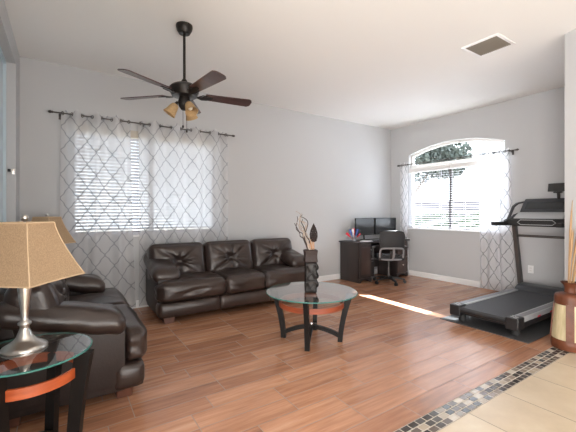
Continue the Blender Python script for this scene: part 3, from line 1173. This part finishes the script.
lamp = make_lamp('nearer brushed nickel lamp with square tan bell shade at left edge', (-0.165, 2.21, TBL_H))
dup(lamp, (-0.145, 4.54, TBL_H), 0, 'farther tan bell shade lamp half hidden behind the nearer lamp')
b = NB()
tube(b, [V(-0.255, 2.24, TBL_H + 0.006), V(-0.30, 2.27, TBL_H + 0.03), V(-0.35, 2.29, TBL_H + 0.03), V(-0.40, 2.24, TBL_H - 0.06), V(-0.41, 2.22, 0.3), V(-0.40, 2.24, 0.006)], 0.003, 6)
tag(obj('lamp_cord', b, M['black']), 'thin black lamp cord on the glass side table at left', 'cord')

# ------------------------------------------------------------------ vase on the coffee table
VX, VY, VZ = 2.07, 2.73, 0.495
t = thing('vase', 'tall black carved vase on the glass coffee table', 'vase', (VX, VY, VZ), R(-28))
b = NB()
rbox(b, (0, 0, 0.155), (0.058, 0.05, 0.155), 0.014, 12)
obj('body', b, M['vase'], t, 60)
b = NB()
rbox(b, (0, 0, 0.366), (0.062, 0.055, 0.062), 0.012, 12, None, lambda p: V(p.x * (1 + 0.12 * (p.z / 0.062) ** 2), p.y * (1 + 0.12 * (p.z / 0.062) ** 2), p.z))
obj('collar', b, M['vase_band'], t, 60)
for zc, q in ((0.25, 1), (0.165, -1), (0.08, 1)):
    b = NB()
    for sgn in (-1, 1):
        pts = []
        for k in range(18):
            a = 2 * PI * k / 18
            pts.append(V(0.022 * sgn * q * 0.4 + 0.036 * math.cos(a) + 0.012 * math.sin(2 * a) * q, -0.052 - 0.006 * math.sin(a), zc + 0.045 * math.sin(a)))
        tube(b, pts, 0.009, 8, closed=True)
    pts = [V(0.060 + 0.010 * math.sin(PI * k / 8), 0.0 + 0.03 * math.cos(PI * k / 4), zc + 0.04 - 0.01 * k) for k in range(9)]
    tube(b, pts, 0.01, 8)
    obj('carved_relief', b, M['vase'], t, 80)
rnd = random.Random(12)
for k in range(10):
    b = NB()
    a0 = rnd.uniform(0, 2 * PI)
    x, y = 0.02 * math.cos(a0) - 0.01, 0.02 * math.sin(a0)
    pts, rs = [], []
    Ht = rnd.uniform(0.26, 0.42)
    lean = (-0.13 + rnd.uniform(-0.04, 0.05), rnd.uniform(-0.05, 0.05))
    nst = 34
    for q in range(nst):
        f = q / (nst - 1)
        cr = 0.026 * f ** 1.2
        pts.append(V(x + lean[0] * f + cr * math.sin(15 * f + k * 1.7), y + lean[1] * f + cr * math.cos(14 * f + k), 0.40 + Ht * f + 0.03 * f * math.sin(11 * f + k)))
        rs.append(0.0075 * (1 - 0.55 * f))
    tube(b, pts, rs, 6)
    tag(obj('curly_twig', b, M['darktwig'] if k % 3 == 0 else M['twig'], None, 60, loc=(VX, VY, VZ)), 'curly dried twig standing in the black carved vase', 'dried twig', 'curly twigs in the vase')
for k in range(4):
    b = NB()
    x = -0.03 + 0.018 * k
    tube(b, [V(x, 0.01, 0.38), V(x - 0.006, 0.0, 0.46), V(x - 0.01 + 0.004 * k, 0, 0.53 + 0.015 * (k % 2))], [0.008, 0.007, 0.004], 7)
    tag(obj('dried_flower_stalk', b, M['tanstick'], None, 60, loc=(VX, VY, VZ)), 'short tan dried stem in the black carved vase', 'dried stem', 'tan stems in the vase')
t = thing('dried_seed_head', 'dark pointed dried seed head in the black carved vase', 'dried flower', (VX, VY, VZ))
b = NB(); tube(b, [V(0.03, -0.01, 0.38), V(0.035, -0.01, 0.46), V(0.033, -0.01, 0.54)], 0.005, 7)
obj('stem', b, M['tanstick'], t)
b = NB()
for q in range(9):
    f = q / 8
    zc = 0.51 + 0.15 * f
    rr = 0.034 * math.sin(PI * (0.25 + 0.72 * f))
    for m in range(9):
        a = 2 * PI * (m + 0.5 * (q % 2)) / 9
        dr = V(math.cos(a), math.sin(a), 0)
        p = V(0.033, -0.01, zc) + dr * rr * 0.4
        tube(b, [p, p + dr * rr * 0.7 + V(0, 0, 0.008), p + dr * rr * 0.62 + V(0, 0, 0.03)], [0.007, 0.008, 0.001], 5)
obj('seed_scales', b, M['vase_band'], t)

# ------------------------------------------------------------------ desk corner
DX0, DX1, DY0, DY1, DZ = 4.48, 5.88, 4.47, 4.965, 0.745
t = thing('desk', 'black brown pedestal desk in the corner below the monitors', 'desk', (DX0, DY0, 0))
DW, DD = DX1 - DX0, DY1 - DY0
b = NB(); bx(b, (DW / 2, DD / 2 - 0.01, DZ - 0.0125), (DW + 0.05, DD + 0.04, 0.025), 0.006)
obj('desktop', b, M['desk'], t)


def pedestal(x0, x1, kind):
    b = NB()
    w = x1 - x0
    bx(b, ((x0 + x1) / 2, DD / 2 + 0.01, 0.39), (w, DD - 0.02, 0.66), 0.004)
    p = obj('pedestal', b, M['desk'], t, 30)
    b = NB()
    ap = [(x0, 0.0), (x0 + 0.05, 0.0)]
    for k in range(9):
        f = k / 8
        ap.append((x0 + 0.05 + (w - 0.10) * f, 0.018 + 0.028 * math.sin(PI * f) + 0.012 * abs(math.sin(2 * PI * f))))
    ap += [(x1 - 0.05, 0.0), (x1, 0.0), (x1, 0.075), (x0, 0.075)]
    prism(b, ap, -0.005, 0.013, 'xz')
    for xx in (x0 + 0.009, x1 - 0.009):
        bx(b, (xx, DD / 2 + 0.006, 0.035), (0.018, DD - 0.02, 0.07))
    obj('base_trim', b, M['desk'], p, 0)
    if kind == 'door':
        b = NB()
        bx(b, ((x0 + x1) / 2, -0.002, 0.40), (w - 0.03, 0.02, 0.60), 0.003)
        d_ = obj('door', b, M['desk'], p, 30)
        b = NB(); bx(b, ((x0 + x1) / 2, -0.014, 0.40), (w - 0.11, 0.012, 0.50), 0.006)
        obj('door_panel', b, M['deskdoor'], d_, 30)
        b = NB(); tube(b, [V(x1 - 0.032, -0.01, 0.60), V(x1 - 0.032, -0.024, 0.60), V(x1 - 0.032, -0.036, 0.60)], [0.006, 0.007, 0.014], 12)
        obj('knob', b, M['nickel'], d_)
    else:
        for zc, hh in ((0.63, 0.16), (0.47, 0.14), (0.24, 0.30)):
            b = NB(); bx(b, ((x0 + x1) / 2, -0.002, zc), (w - 0.03, 0.02, hh), 0.004)
            d_ = obj('drawer', b, M['deskdoor'], p, 30)
            b = NB(); tube(b, [V((x0 + x1) / 2, -0.01, zc), V((x0 + x1) / 2, -0.024, zc), V((x0 + x1) / 2, -0.036, zc)], [0.006, 0.007, 0.015], 12)
            obj('knob', b, M['nickel'], d_)


pedestal(0.01, 0.34, 'door')
pedestal(1.05, 1.39, 'drawer')
b = NB(); bx(b, (0.695, DD - 0.03, 0.44), (0.71, 0.018, 0.56))
obj('back_panel', b, M['desk'], t, 0)
b = NB(); bx(b, (0.695, DD / 2 - 0.05, 0.66), (0.705, DD - 0.16, 0.02))
obj('keyboard_tray', b, M['desk'], t, 0)


def monitor(label, x, y, rz):
    t = thing('monitor', label, 'monitor', (x, y, DZ), rz, 'computer monitors')
    b = NB(); lathe(b, [(0.10, 0), (0.10, 0.008), (0.03, 0.014)], 24)
    obj('foot', b, M['black'], t)
    b = NB(); tube(b, [V(0, 0.02, 0.01), V(0, 0.03, 0.12), V(0, 0.025, 0.24)], 0.016, 10)
    obj('stand', b, M['black'], t)
    b = NB(); bx(b, (0, 0, 0.265), (0.57, 0.03, 0.34), 0.006)
    c = obj('casing', b, M['black'], t)
    b = NB(); bx(b, (0, -0.0158, 0.268), (0.545, 0.002, 0.30))
    obj('screen', b, M['screen'], c, 0)


monitor('left black monitor on the desk beside the flag-coloured ornament', 5.02, 4.83, R(4))
monitor('right black monitor on the desk above the chair back', 5.59, 4.80, R(-5))

b = NB(); bx(b, (0, 0, 0.009), (0.40, 0.13, 0.012), 0.004)
t = thing('keyboard', 'dark keyboard on the desk in front of the monitors', 'keyboard', (5.13, 4.57, DZ))
obj('base', b, M['black'], t)
b = NB()
for r_ in range(4):
    for c_ in range(13):
        bx(b, (-0.18 + c_ * 0.03, -0.042 + r_ * 0.028, 0.018), (0.024, 0.022, 0.006))
obj('keys', b, M['greyplastic'], t, 0)
for (x, y, rz, sx, sy, n, lab) in ((4.78, 4.56, R(12), 0.22, 0.16, 3, 'loose white papers on the desk beside the flag-coloured ornament'), (5.42, 4.60, R(-8), 0.15, 0.12, 2, 'small white papers on the desk behind the chair back')):
    b = NB()
    for k in range(n):
        bx(b, (0.012 * k, 0.008 * k, 0.002 + 0.004 * k), (sx, sy, 0.003), 0, R(7 * k))
    tag(obj('paper_stack', b, M['paper'], None, 0, loc=(x, y, DZ), rot=(0, 0, rz)), lab, 'papers')

t = thing('desk_ornament', 'red white and blue fan-shaped ornament on the desk left end', 'ornament', (4.60, 4.70, DZ))
b = NB(); lathe(b, [(0.035, 0), (0.045, 0.01), (0.04, 0.05), (0.046, 0.07), (0.036, 0.068), (0.03, 0.012)], 18)
obj('cup', b, M['greyplastic'], t)
for k, (mk, a, ln) in enumerate((('red', -50, 0.22), ('blue', -30, 0.235), ('paper', -14, 0.22), ('red', 4, 0.225), ('blue', 22, 0.22), ('black', 34, 0.235), ('red', 52, 0.21))):
    b = NB()
    dr = V(math.sin(R(a)), 0.12 * math.cos(k * 2), math.cos(R(a))).normalized()
    base = V(0.004 * (k - 3), 0, 0.02)
    tube(b, [base, base + dr * ln * 0.5], 0.0035, 6)
    sd = V(dr.z, 0, -dr.x)
    p0, p1 = base + dr * ln * 0.45, base + dr * ln
    sweep(b, [p0, p0 * 0.5 + p1 * 0.5 + V(0, -0.008, 0), p1], lambda i: (0.022, 0.04, 0.05)[i], 0.004, sd)
    obj('flag', b, M[mk], t, 30)
t = thing('pen_cup', 'small orange and white pen cup on the desk right end', 'pen cup', (5.66, 4.58, DZ))
b = NB(); lathe(b, [(0.032, 0), (0.034, 0.09), (0.03, 0.09), (0.028, 0.006)], 16)
obj('cup', b, M['paper'], t)
for k in range(3):
    b = NB(); tube(b, [V(0.008 * (k - 1), 0, 0.01), V(0.02 * (k - 1), 0.01, 0.16)], 0.005, 6)
    obj('pen', b, M['orange_item'], t)
b = NB(); rbox(b, (0, 0, 0.03), (0.05, 0.035, 0.03), 0.012, 6)
tag(obj('tissue_box', b, M['paper'], None, 60, loc=(5.79, 4.60, DZ)), 'small white box on the far right corner of the desk', 'box')

t = thing('computer_tower', 'black computer tower on the floor under the desk beside the left pedestal', 'computer tower', (4.95, 4.75, 0.0))
b = NB(); bx(b, (0, 0, 0.27), (0.18, 0.30, 0.42), 0.008)
obj('case', b, M['black'], t)
b = NB(); bx(b, (0, -0.152, 0.27), (0.15, 0.006, 0.38), 0.002); bx(b, (0, -0.156, 0.40), (0.12, 0.004, 0.03), mi=1); bx(b, (0, -0.156, 0.35), (0.12, 0.004, 0.004), mi=1)
obj('front_panel', b, [M['black'], M['greyplastic']], t)
b = NB(); bx(b, (0, 0, 0.03), (0.22, 0.32, 0.06), 0.01)
obj('stand', b, M['greyplastic'], t)

# office chair
t = thing('office_chair', 'black mesh-back swivel office chair at the corner desk', 'office chair', (5.00, 4.22, 0), R(-36))
b = NB()
lathe(b, [(0.045, 0.07), (0.05, 0.10), (0.03, 0.12)], 16)
for k in range(5):
    a = 2 * PI * k / 5 + R(66)
    dr = V(math.cos(a), math.sin(a), 0)
    sweep(b, [dr * 0.03 + V(0, 0, 0.10), dr * 0.16 + V(0, 0, 0.09), dr * 0.285 + V(0, 0, 0.068)], lambda i: (0.05, 0.045, 0.032)[i], lambda i: (0.035, 0.03, 0.022)[i], V(-dr.y, dr.x, 0))
base = obj('star_base', b, M['black'], t, 40)
for k in range(5):
    a = 2 * PI * k / 5 + R(66)
    dr = V(math.cos(a), math.sin(a), 0)
    sd = V(-dr.y, dr.x, 0)
    b = NB()
    for s in (-1, 1):
        tube(b, [dr * 0.285 + V(0, 0, 0.028) + sd * s * q for q in (0.006, 0.024)], 0.028, 14)
    tube(b, [dr * 0.285 + V(0, 0, 0.028), dr * 0.285 + V(0, 0, 0.07)], 0.007, 8)
    obj('caster', b, M['black'], base)
b = NB(); lathe(b, [(0.025, 0.11), (0.025, 0.27), (0.017, 0.27), (0.017, 0.42)], 14)
obj('gas_lift', b, M['darkgrey'], t)
b = NB(); rbox(b, (0, 0.03, 0.47), (0.24, 0.24, 0.04), 0.035, 12, lambda ax, sg, u, v: 0.015 * (1 - u * u) * (1 - v * v) if ax == 2 and sg > 0 else 0)
obj('seat', b, M['meshback'], t, 70)
# back: curved frame with a mesh panel, lower grey lumbar section
def backpt(x, z):
    f = (z - 0.52) / 0.44
    return V(x, -0.235 - 0.06 * f + 0.05 * (abs(x) / 0.22) ** 2 - 0.03 * math.sin(PI * f), z)
b = NB()
outl = []
for k in range(40):
    a = 2 * PI * k / 40
    cx, cz = math.cos(a), math.sin(a)
    sx = (abs(cx) ** 0.42) * (1 if cx > 0 else -1) * (0.225 - 0.03 * (0.5 - 0.5 * (abs(cz) ** 0.5) * (1 if cz > 0 else -1)))
    sz = (abs(cz) ** 0.42) * (1 if cz > 0 else -1) * 0.22
    outl.append(backpt(sx, 0.74 + sz))
tube(b, outl, 0.014, 8, closed=True)
back = obj('back_frame', b, M['black'], t, 60)
b = NB()
gr = [[b.verts.new(backpt(-0.21 + 0.42 * i / 12, 0.66 + 0.29 * j / 10)) for i in range(13)] for j in range(11)]
gq = [[b.verts.new(backpt(-0.21 + 0.42 * i / 12, 0.66 + 0.29 * j / 10) + V(0, 0.008, 0)) for i in range(13)] for j in range(11)]
for j in range(10):
    for i in range(12):
        b.faces.new((gr[j][i], gr[j][i + 1], gr[j + 1][i + 1], gr[j + 1][i]))
        b.faces.new((gq[j][i], gq[j + 1][i], gq[j + 1][i + 1], gq[j][i + 1]))
obj('back_mesh', b, M['meshback'], back, 60)
b = NB()
loop = []
for k in range(36):
    a = 2 * PI * k / 36
    cx, cz = math.cos(a), math.sin(a)
    loop.append(backpt((abs(cx) ** 0.35) * (1 if cx > 0 else -1) * 0.205, 0.555 + (abs(cz) ** 0.35) * (1 if cz > 0 else -1) * 0.105) + V(0, -0.012, 0))
tube(b, loop, 0.017, 8, closed=True)
sweep(b, [backpt(0.02, 0.65) + V(0, -0.014, 0), backpt(0.03, 0.55) + V(0, -0.02, 0), backpt(0.02, 0.46) + V(0, -0.014, 0)], 0.035, 0.014, V(1, 0, 0))
o = obj('lumbar_support', b, M['greyplastic'], back, 40)
o['label'] = 'grey lumbar support frame'
b = NB(); sweep(b, [V(0, -0.24, 0.60), V(0, -0.24, 0.50), V(0, -0.18, 0.425), V(0, -0.02, 0.42)], 0.07, 0.022, V(1, 0, 0))
obj('back_bracket', b, M['black'], t, 40)
for s in (-1, 1):
    b = NB()
    sweep(b, [V(s * 0.18, 0.0, 0.43), V(s * 0.27, 0.0, 0.44), V(s * 0.29, 0.0, 0.50), V(s * 0.285, 0.0, 0.66)], 0.05, 0.018, V(0, 1, 0))
    bx(b, (s * 0.285, 0.02, 0.668), (0.075, 0.24, 0.025), 0.01)
    obj('armrest', b, M['black'], t, 40)

# ------------------------------------------------------------------ treadmill
b = NB(); bx(b, (0, 0, 0.003), (2.06, 0.95, 0.006), 0.002)
tag(obj('exercise_mat', b, M['mat_rubber'], None, 0, loc=(4.86, 1.975, 0)), 'thin dark grey mat on the floor under the treadmill', 'mat')
TX, TY = 4.8, 1.965
t = thing('treadmill', 'dark grey treadmill with tablet on its console by the right wall', 'treadmill', (TX, TY, 0.006))
b = NB(); bx(b, (-0.02, 0, 0.13), (1.80, 0.60, 0.05), 0.008)
obj('deck_frame', b, M['black'], t)
b = NB()
pr = [(-0.935, 0.155), (-0.95, 0.17), (-0.935, 0.188), (0.60, 0.188), (0.60, 0.172), (-0.9, 0.156)]
prism(b, pr, -0.255, 0.255, 'xz')
obj('running_belt', b, M['belt'], t, 30)
for s in (-1, 1):
    b = NB(); bx(b, (-0.02, s * 0.31, 0.165), (1.66, 0.095, 0.07), 0.012)
    rl = obj('side_rail', b, M['silver'], t)
    b = NB(); bx(b, (-0.02, s * 0.315, 0.201), (1.64, 0.06, 0.004), 0.001)
    obj('foot_grip', b, M['greyplastic'], rl)
    b = NB(); bx(b, (-0.02, s * 0.352, 0.12), (1.66, 0.02, 0.055), 0.006)
    obj('side_skirt', b, M['black'], rl)
    b = NB()
    for xx, ln in ((-0.44, 0.085), (-0.12, 0.07), (0.15, 0.08)):
        prism(b, [(xx - ln / 2, 0.142), (xx + ln / 2 - 0.02, 0.142), (xx + ln / 2, 0.163), (xx - ln / 2 + 0.02, 0.163)], s * 0.3575, s * 0.3605, 'xz')
    o = obj('rail_stripe', b, M['red'], rl, 0)
    o['label'] = 'red accent marks on the side rail'
    b = NB(); bx(b, (-0.885, s * 0.305, 0.142), (0.15, 0.125, 0.125), 0.018, seg=3)
    ec = obj('end_cap', b, M['black'], t)
    b = NB()
    for k in range(4):
        bx(b, (-0.92 + k * 0.022, s * 0.305 + (0.02 if k % 2 else -0.018), 0.2052), (0.012, 0.03, 0.001))
    obj('end_cap_marking', b, M['paper'], ec, 0)
    for xx, zz in ((-0.82, 0.04), (0.72, 0.055)):
        b = NB(); lathe(b, [(0.04, 0.0), (0.045, 0.01), (0.04, 0.03), (0.035, 0.115)], 16, (xx, s * 0.285, 0.0))
        obj('foot', b, M['rubber'], t)
b = NB(); tube(b, [V(-0.93, -0.25, 0.15), V(-0.93, 0.25, 0.15)], 0.026, 14)
obj('rear_roller', b, M['black'], t)
b = NB()
prism(b, [(0.56, 0.12), (0.56, 0.195), (0.60, 0.235), (0.68, 0.262), (0.85, 0.268), (0.93, 0.24), (0.955, 0.17), (0.95, 0.12)], -0.325, 0.325, 'xz', bevel=0.012)
obj('motor_hood', b, M['console'], t, 40)
for s in (-1, 1):
    b = NB()
    sweep(b, [V(0.90, s * 0.362, 0.05), V(0.86, s * 0.362, 0.3), V(0.76, s * 0.362, 0.75), V(0.675, s * 0.362, 1.13)], lambda i: (0.085, 0.08, 0.07, 0.07)[i], 0.045, lambda i: V(1, 0, 0.2))
    obj('upright', b, M['darkgrey'], t, 30)
    # handrail with padded grip and a loop rising to the console
    b = NB()
    sweep(b, [V(0.07, s * 0.365, 1.135), V(0.25, s * 0.365, 1.135), V(0.52, s * 0.365, 1.13), V(0.72, s * 0.365, 1.12)], 0.05, lambda i: (0.05, 0.052, 0.05, 0.045)[i], V(0, 1, 0))
    hr = obj('handrail', b, M['black'], t, 40)
    b = NB()
    sweep(b, [V(0.40, s * 0.37, 1.165), V(0.50, s * 0.37, 1.19), V(0.58, s * 0.37, 1.27), V(0.66, s * 0.37, 1.37), V(0.72, s * 0.34, 1.42), V(0.78, s * 0.26, 1.44)], 0.03, 0.022, V(0, 1, 0))
    sweep(b, [V(0.42, s * 0.37, 1.15), V(0.58, s * 0.37, 1.20), V(0.65, s * 0.35, 1.25), V(0.70, s * 0.26, 1.30)], 0.03, 0.016, V(0, 1, 0))
    obj('side_loop', b, M['console'], hr, 40)
    b = NB()
    sweep(b, [V(0.46, s * 0.387, 1.165), V(0.57, s * 0.387, 1.215), V(0.67, s * 0.387, 1.30), V(0.72, s * 0.372, 1.36)], 0.006, 0.012, V(0, 1, 0))
    o = obj('loop_trim', b, M['silver'], hr, 40)
b = NB(); bx(b, (0.715, 0, 0.955), (0.032, 0.69, 0.035), 0.004)
obj('cross_bar', b, M['darkgrey'], t)
# console
b = NB()
prism(b, [(0.60, 1.225), (0.66, 1.215), (0.80, 1.40), (0.83, 1.475), (0.80, 1.485), (0.735, 1.42), (0.62, 1.30)], -0.27, 0.27, 'xz', bevel=0.006)
con = obj('console', b, M['console'], t, 30)
b = NB()
prism(b, [(0.47, 1.205), (0.62, 1.215), (0.66, 1.29), (0.62, 1.295), (0.50, 1.235)], -0.285, 0.285, 'xz', bevel=0.006)
obj('console_tray', b, M['silver'], con, 30)
b = NB(); sweep(b, [V(0.693, -0.22, 1.385), V(0.693, 0.22, 1.385)], 0.12, 0.004, V(0.62, 0, 0.75))
obj('display', b, M['screen'], con, 0)
b = NB()
out = [(-0.38, 1.15), (-0.26, 1.10), (0.26, 1.10), (0.38, 1.15), (0.34, 1.205), (-0.34, 1.205)]
prism(b, out, 0.43, 0.56, 'yz', bevel=0.012)
gb = obj('front_bar', b, M['black'], con, 30)
b = NB()
hexa = [(-0.22, 1.153), (-0.18, 1.122), (0.18, 1.122), (0.22, 1.153), (0.18, 1.186), (-0.18, 1.186)]
tube(b, [V(0.428, y, z) for y, z in hexa], 0.005, 6, closed=True)
obj('grip_outline', b, M['silver'], gb, 0)
b = NB(); tube(b, [V(0.80, -0.13, 1.46), V(0.79, -0.13, 1.54), V(0.775, -0.13, 1.57)], 0.018, 10)
bx(b, (0.77, -0.13, 1.56), (0.05, 0.09, 0.02), 0.004)
obj('tablet_post', b, M['black'], con, 40)
tb = thing('tablet', 'black tablet standing on top of the treadmill console', 'tablet', (TX + 0.77, TY - 0.13, 0.006 + 1.628))
b = NB(); bx(b, (0, 0, 0), (0.012, 0.225, 0.115), 0.004, Matrix.Rotation(R(12), 4, 'Y'))
obj('body', b, M['black'], tb)
b = NB(); bx(b, (-0.0068, 0, 0.001), (0.001, 0.205, 0.10), 0, Matrix.Rotation(R(12), 4, 'Y'))
obj('screen', b, M['screen'], tb, 0)

# ------------------------------------------------------------------ floor vase with reeds
PX, PY = 4.04, 1.235
ZS = 1.08
t = thing('floor_vase', 'cream and red brown pottery floor vase with a flared neck at right edge', 'floor vase', (PX, PY, 0))
b = NB(); lathe(b, [(0.12, 0.0), (0.145, 0.008), (0.151, 0.04), (0.149, 0.085), (0.143, 0.092)], 36)
obj('base_band', b, M['pot_brown'], t, 50)
b = NB(); lathe(b, [(0.143, 0.085), (0.145, 0.10), (0.137, 0.20), (0.127, 0.30), (0.118, 0.385), (0.115, 0.40)], 36, capped=False)
obj('body', b, M['pot_cream'], t, 50)
for k in range(4):
    a = R(-163 + 90 * k)
    b = NB()
    pts = [V(math.cos(a) * (r_ + 0.002), math.sin(a) * (r_ + 0.002), z) for r_, z in ((0.147, 0.085), (0.1455, 0.10), (0.1375, 0.20), (0.1275, 0.30), (0.1165, 0.40))]
    sweep(b, pts, 0.062, 0.012, V(-math.sin(a), math.cos(a), 0))
    obj('vertical_strip', b, M['pot_brown'], t, 50)
b = NB(); lathe(b, [(0.115, 0.39), (0.123, 0.395), (0.122, 0.46), (0.112, 0.478), (0.07, 0.488), (0.045, 0.495)], 36)
obj('shoulder_band', b, M['pot_brown'], t, 50)
b = NB(); lathe(b, [(0.047, 0.485), (0.043, 0.53), (0.05, 0.555), (0.072, 0.578), (0.076, 0.585), (0.068, 0.586), (0.044, 0.56), (0.034, 0.53), (0.03, 0.495)], 28)
obj('neck', b, M['pot_brown'], t, 50)
for ch in t.children:
    ch.scale = (1, 1, ZS)
rnd = random.Random(4)
for k in range(11):
    a = rnd.uniform(0, 2 * PI)
    lean = V(0.06 * math.cos(a) + 0.085, 0.06 * math.sin(a) - 0.06, 0)
    hh = rnd.uniform(0.65, 1.0)
    b = NB()
    p0 = V(0.015 * math.cos(a), 0.015 * math.sin(a), 0.54)
    tube(b, [p0 + lean * (f ** 1.4) + V(0, 0, (hh - 0.1) * f) for f in (0, 0.25, 0.5, 0.75, 1.0)], [0.0045, 0.0045, 0.005, 0.008, 0.002], 6)
    tag(obj('dried_reed', b, M['reed'], None, 60, loc=(PX, PY, 0)), 'tall golden dried reed in the pottery floor vase', 'dried reed', 'reeds in the floor vase')

# ------------------------------------------------------------------ outside
b = NB(); bx(b, (9, 6, -0.25), (60, 60, 0.1))
struct('ground', b, M['gravel'], 'gravel ground outside')
b = NB(); bx(b, (XR + TH + 0.2025, 3.6, 3.03), (0.405, 7.5, 0.14))
struct('trim_2', b, M['eave'], 'roof eave outside the arched window')
b = NB(); bx(b, (1.0, YB + TH + 0.8, 3.03), (9.2, 1.6, 0.14))  # unseen slab, added to dim the light outside the wide window
struct('shade_slab', b, M['eave'], 'unseen roof slab added to shade the wide window')


def leaf_cloud(bm, blobs, n, size, seed):
    rnd = random.Random(seed)
    for _ in range(n):
        c, rad = rnd.choice(blobs)
        while True:
            d_ = V(rnd.uniform(-1, 1), rnd.uniform(-1, 1), rnd.uniform(-1, 1))
            if 0.3 < d_.length < 1:
                break
        p = Vector(c) + V(d_.x * rad[0], d_.y * rad[1], d_.z * rad[2])
        ax = V(rnd.uniform(-1, 1), rnd.uniform(-1, 1), rnd.uniform(-1, 1)).normalized()
        s1 = ax.orthogonal().normalized() * size * rnd.uniform(0.6, 1.2)
        s2 = ax.cross(s1).normalized() * size * 0.5
        bm.faces.new([bm.verts.new(q) for q in (p - s1, p + s2, p + s1, p - s2)])


b = NB()
t = thing('hedge', 'trimmed green hedge seen through the blind outside the arched window', 'hedge', (10.3, 5.4, -0.2))
leaf_cloud(b, [((0, y, 0.75), (0.5, 0.7, 0.75)) for y in (-3.2, -2.4, -1.6, -0.8, 0, 0.8, 1.6, 2.4, 3.2)], 7000, 0.09, 2)
obj('foliage', b, M['leaf'], t, 0, fixn=False)
b = NB()
for k in range(5):
    tube(b, [V(0, -3 + 1.5 * k, 0), V(0.05, -3 + 1.5 * k, 0.7)], 0.04, 7)
obj('stem', b, M['bark'], t)
t = thing('tree', 'grey green tree seen through the arched glass', 'tree', (12.5, 9.3, -0.2))
b = NB()
leaf_cloud(b, [((0, 0, 3.9), (1.5, 1.7, 1.2)), ((-0.4, 1.4, 3.6), (1.0, 1.1, 0.9)), ((0.3, -1.3, 3.7), (1.0, 1.0, 0.9)), ((0, 0.2, 4.8), (1.0, 1.1, 0.8))], 6000, 0.13, 5)
obj('foliage', b, M['leaf2'], t, 0, fixn=False)
b = NB(); tube(b, [V(0, 0, 0), V(0.05, 0.05, 1.5), V(0, 0, 3.2)], [0.16, 0.13, 0.08], 10)
tube(b, [V(0.03, 0.03, 2.0), V(-0.3, 0.8, 3.3)], [0.08, 0.04], 8); tube(b, [V(0.03, 0.03, 2.1), V(0.2, -0.8, 3.3)], [0.08, 0.04], 8)
obj('trunk', b, M['bark'], t)
b = NB(); bx(b, (17, 9, 0.85), (0.2, 26, 2.1))
tag(obj('garden_wall', b, M['stucco'], None, 0), 'mauve grey stucco wall far outside the arched window', 'wall')
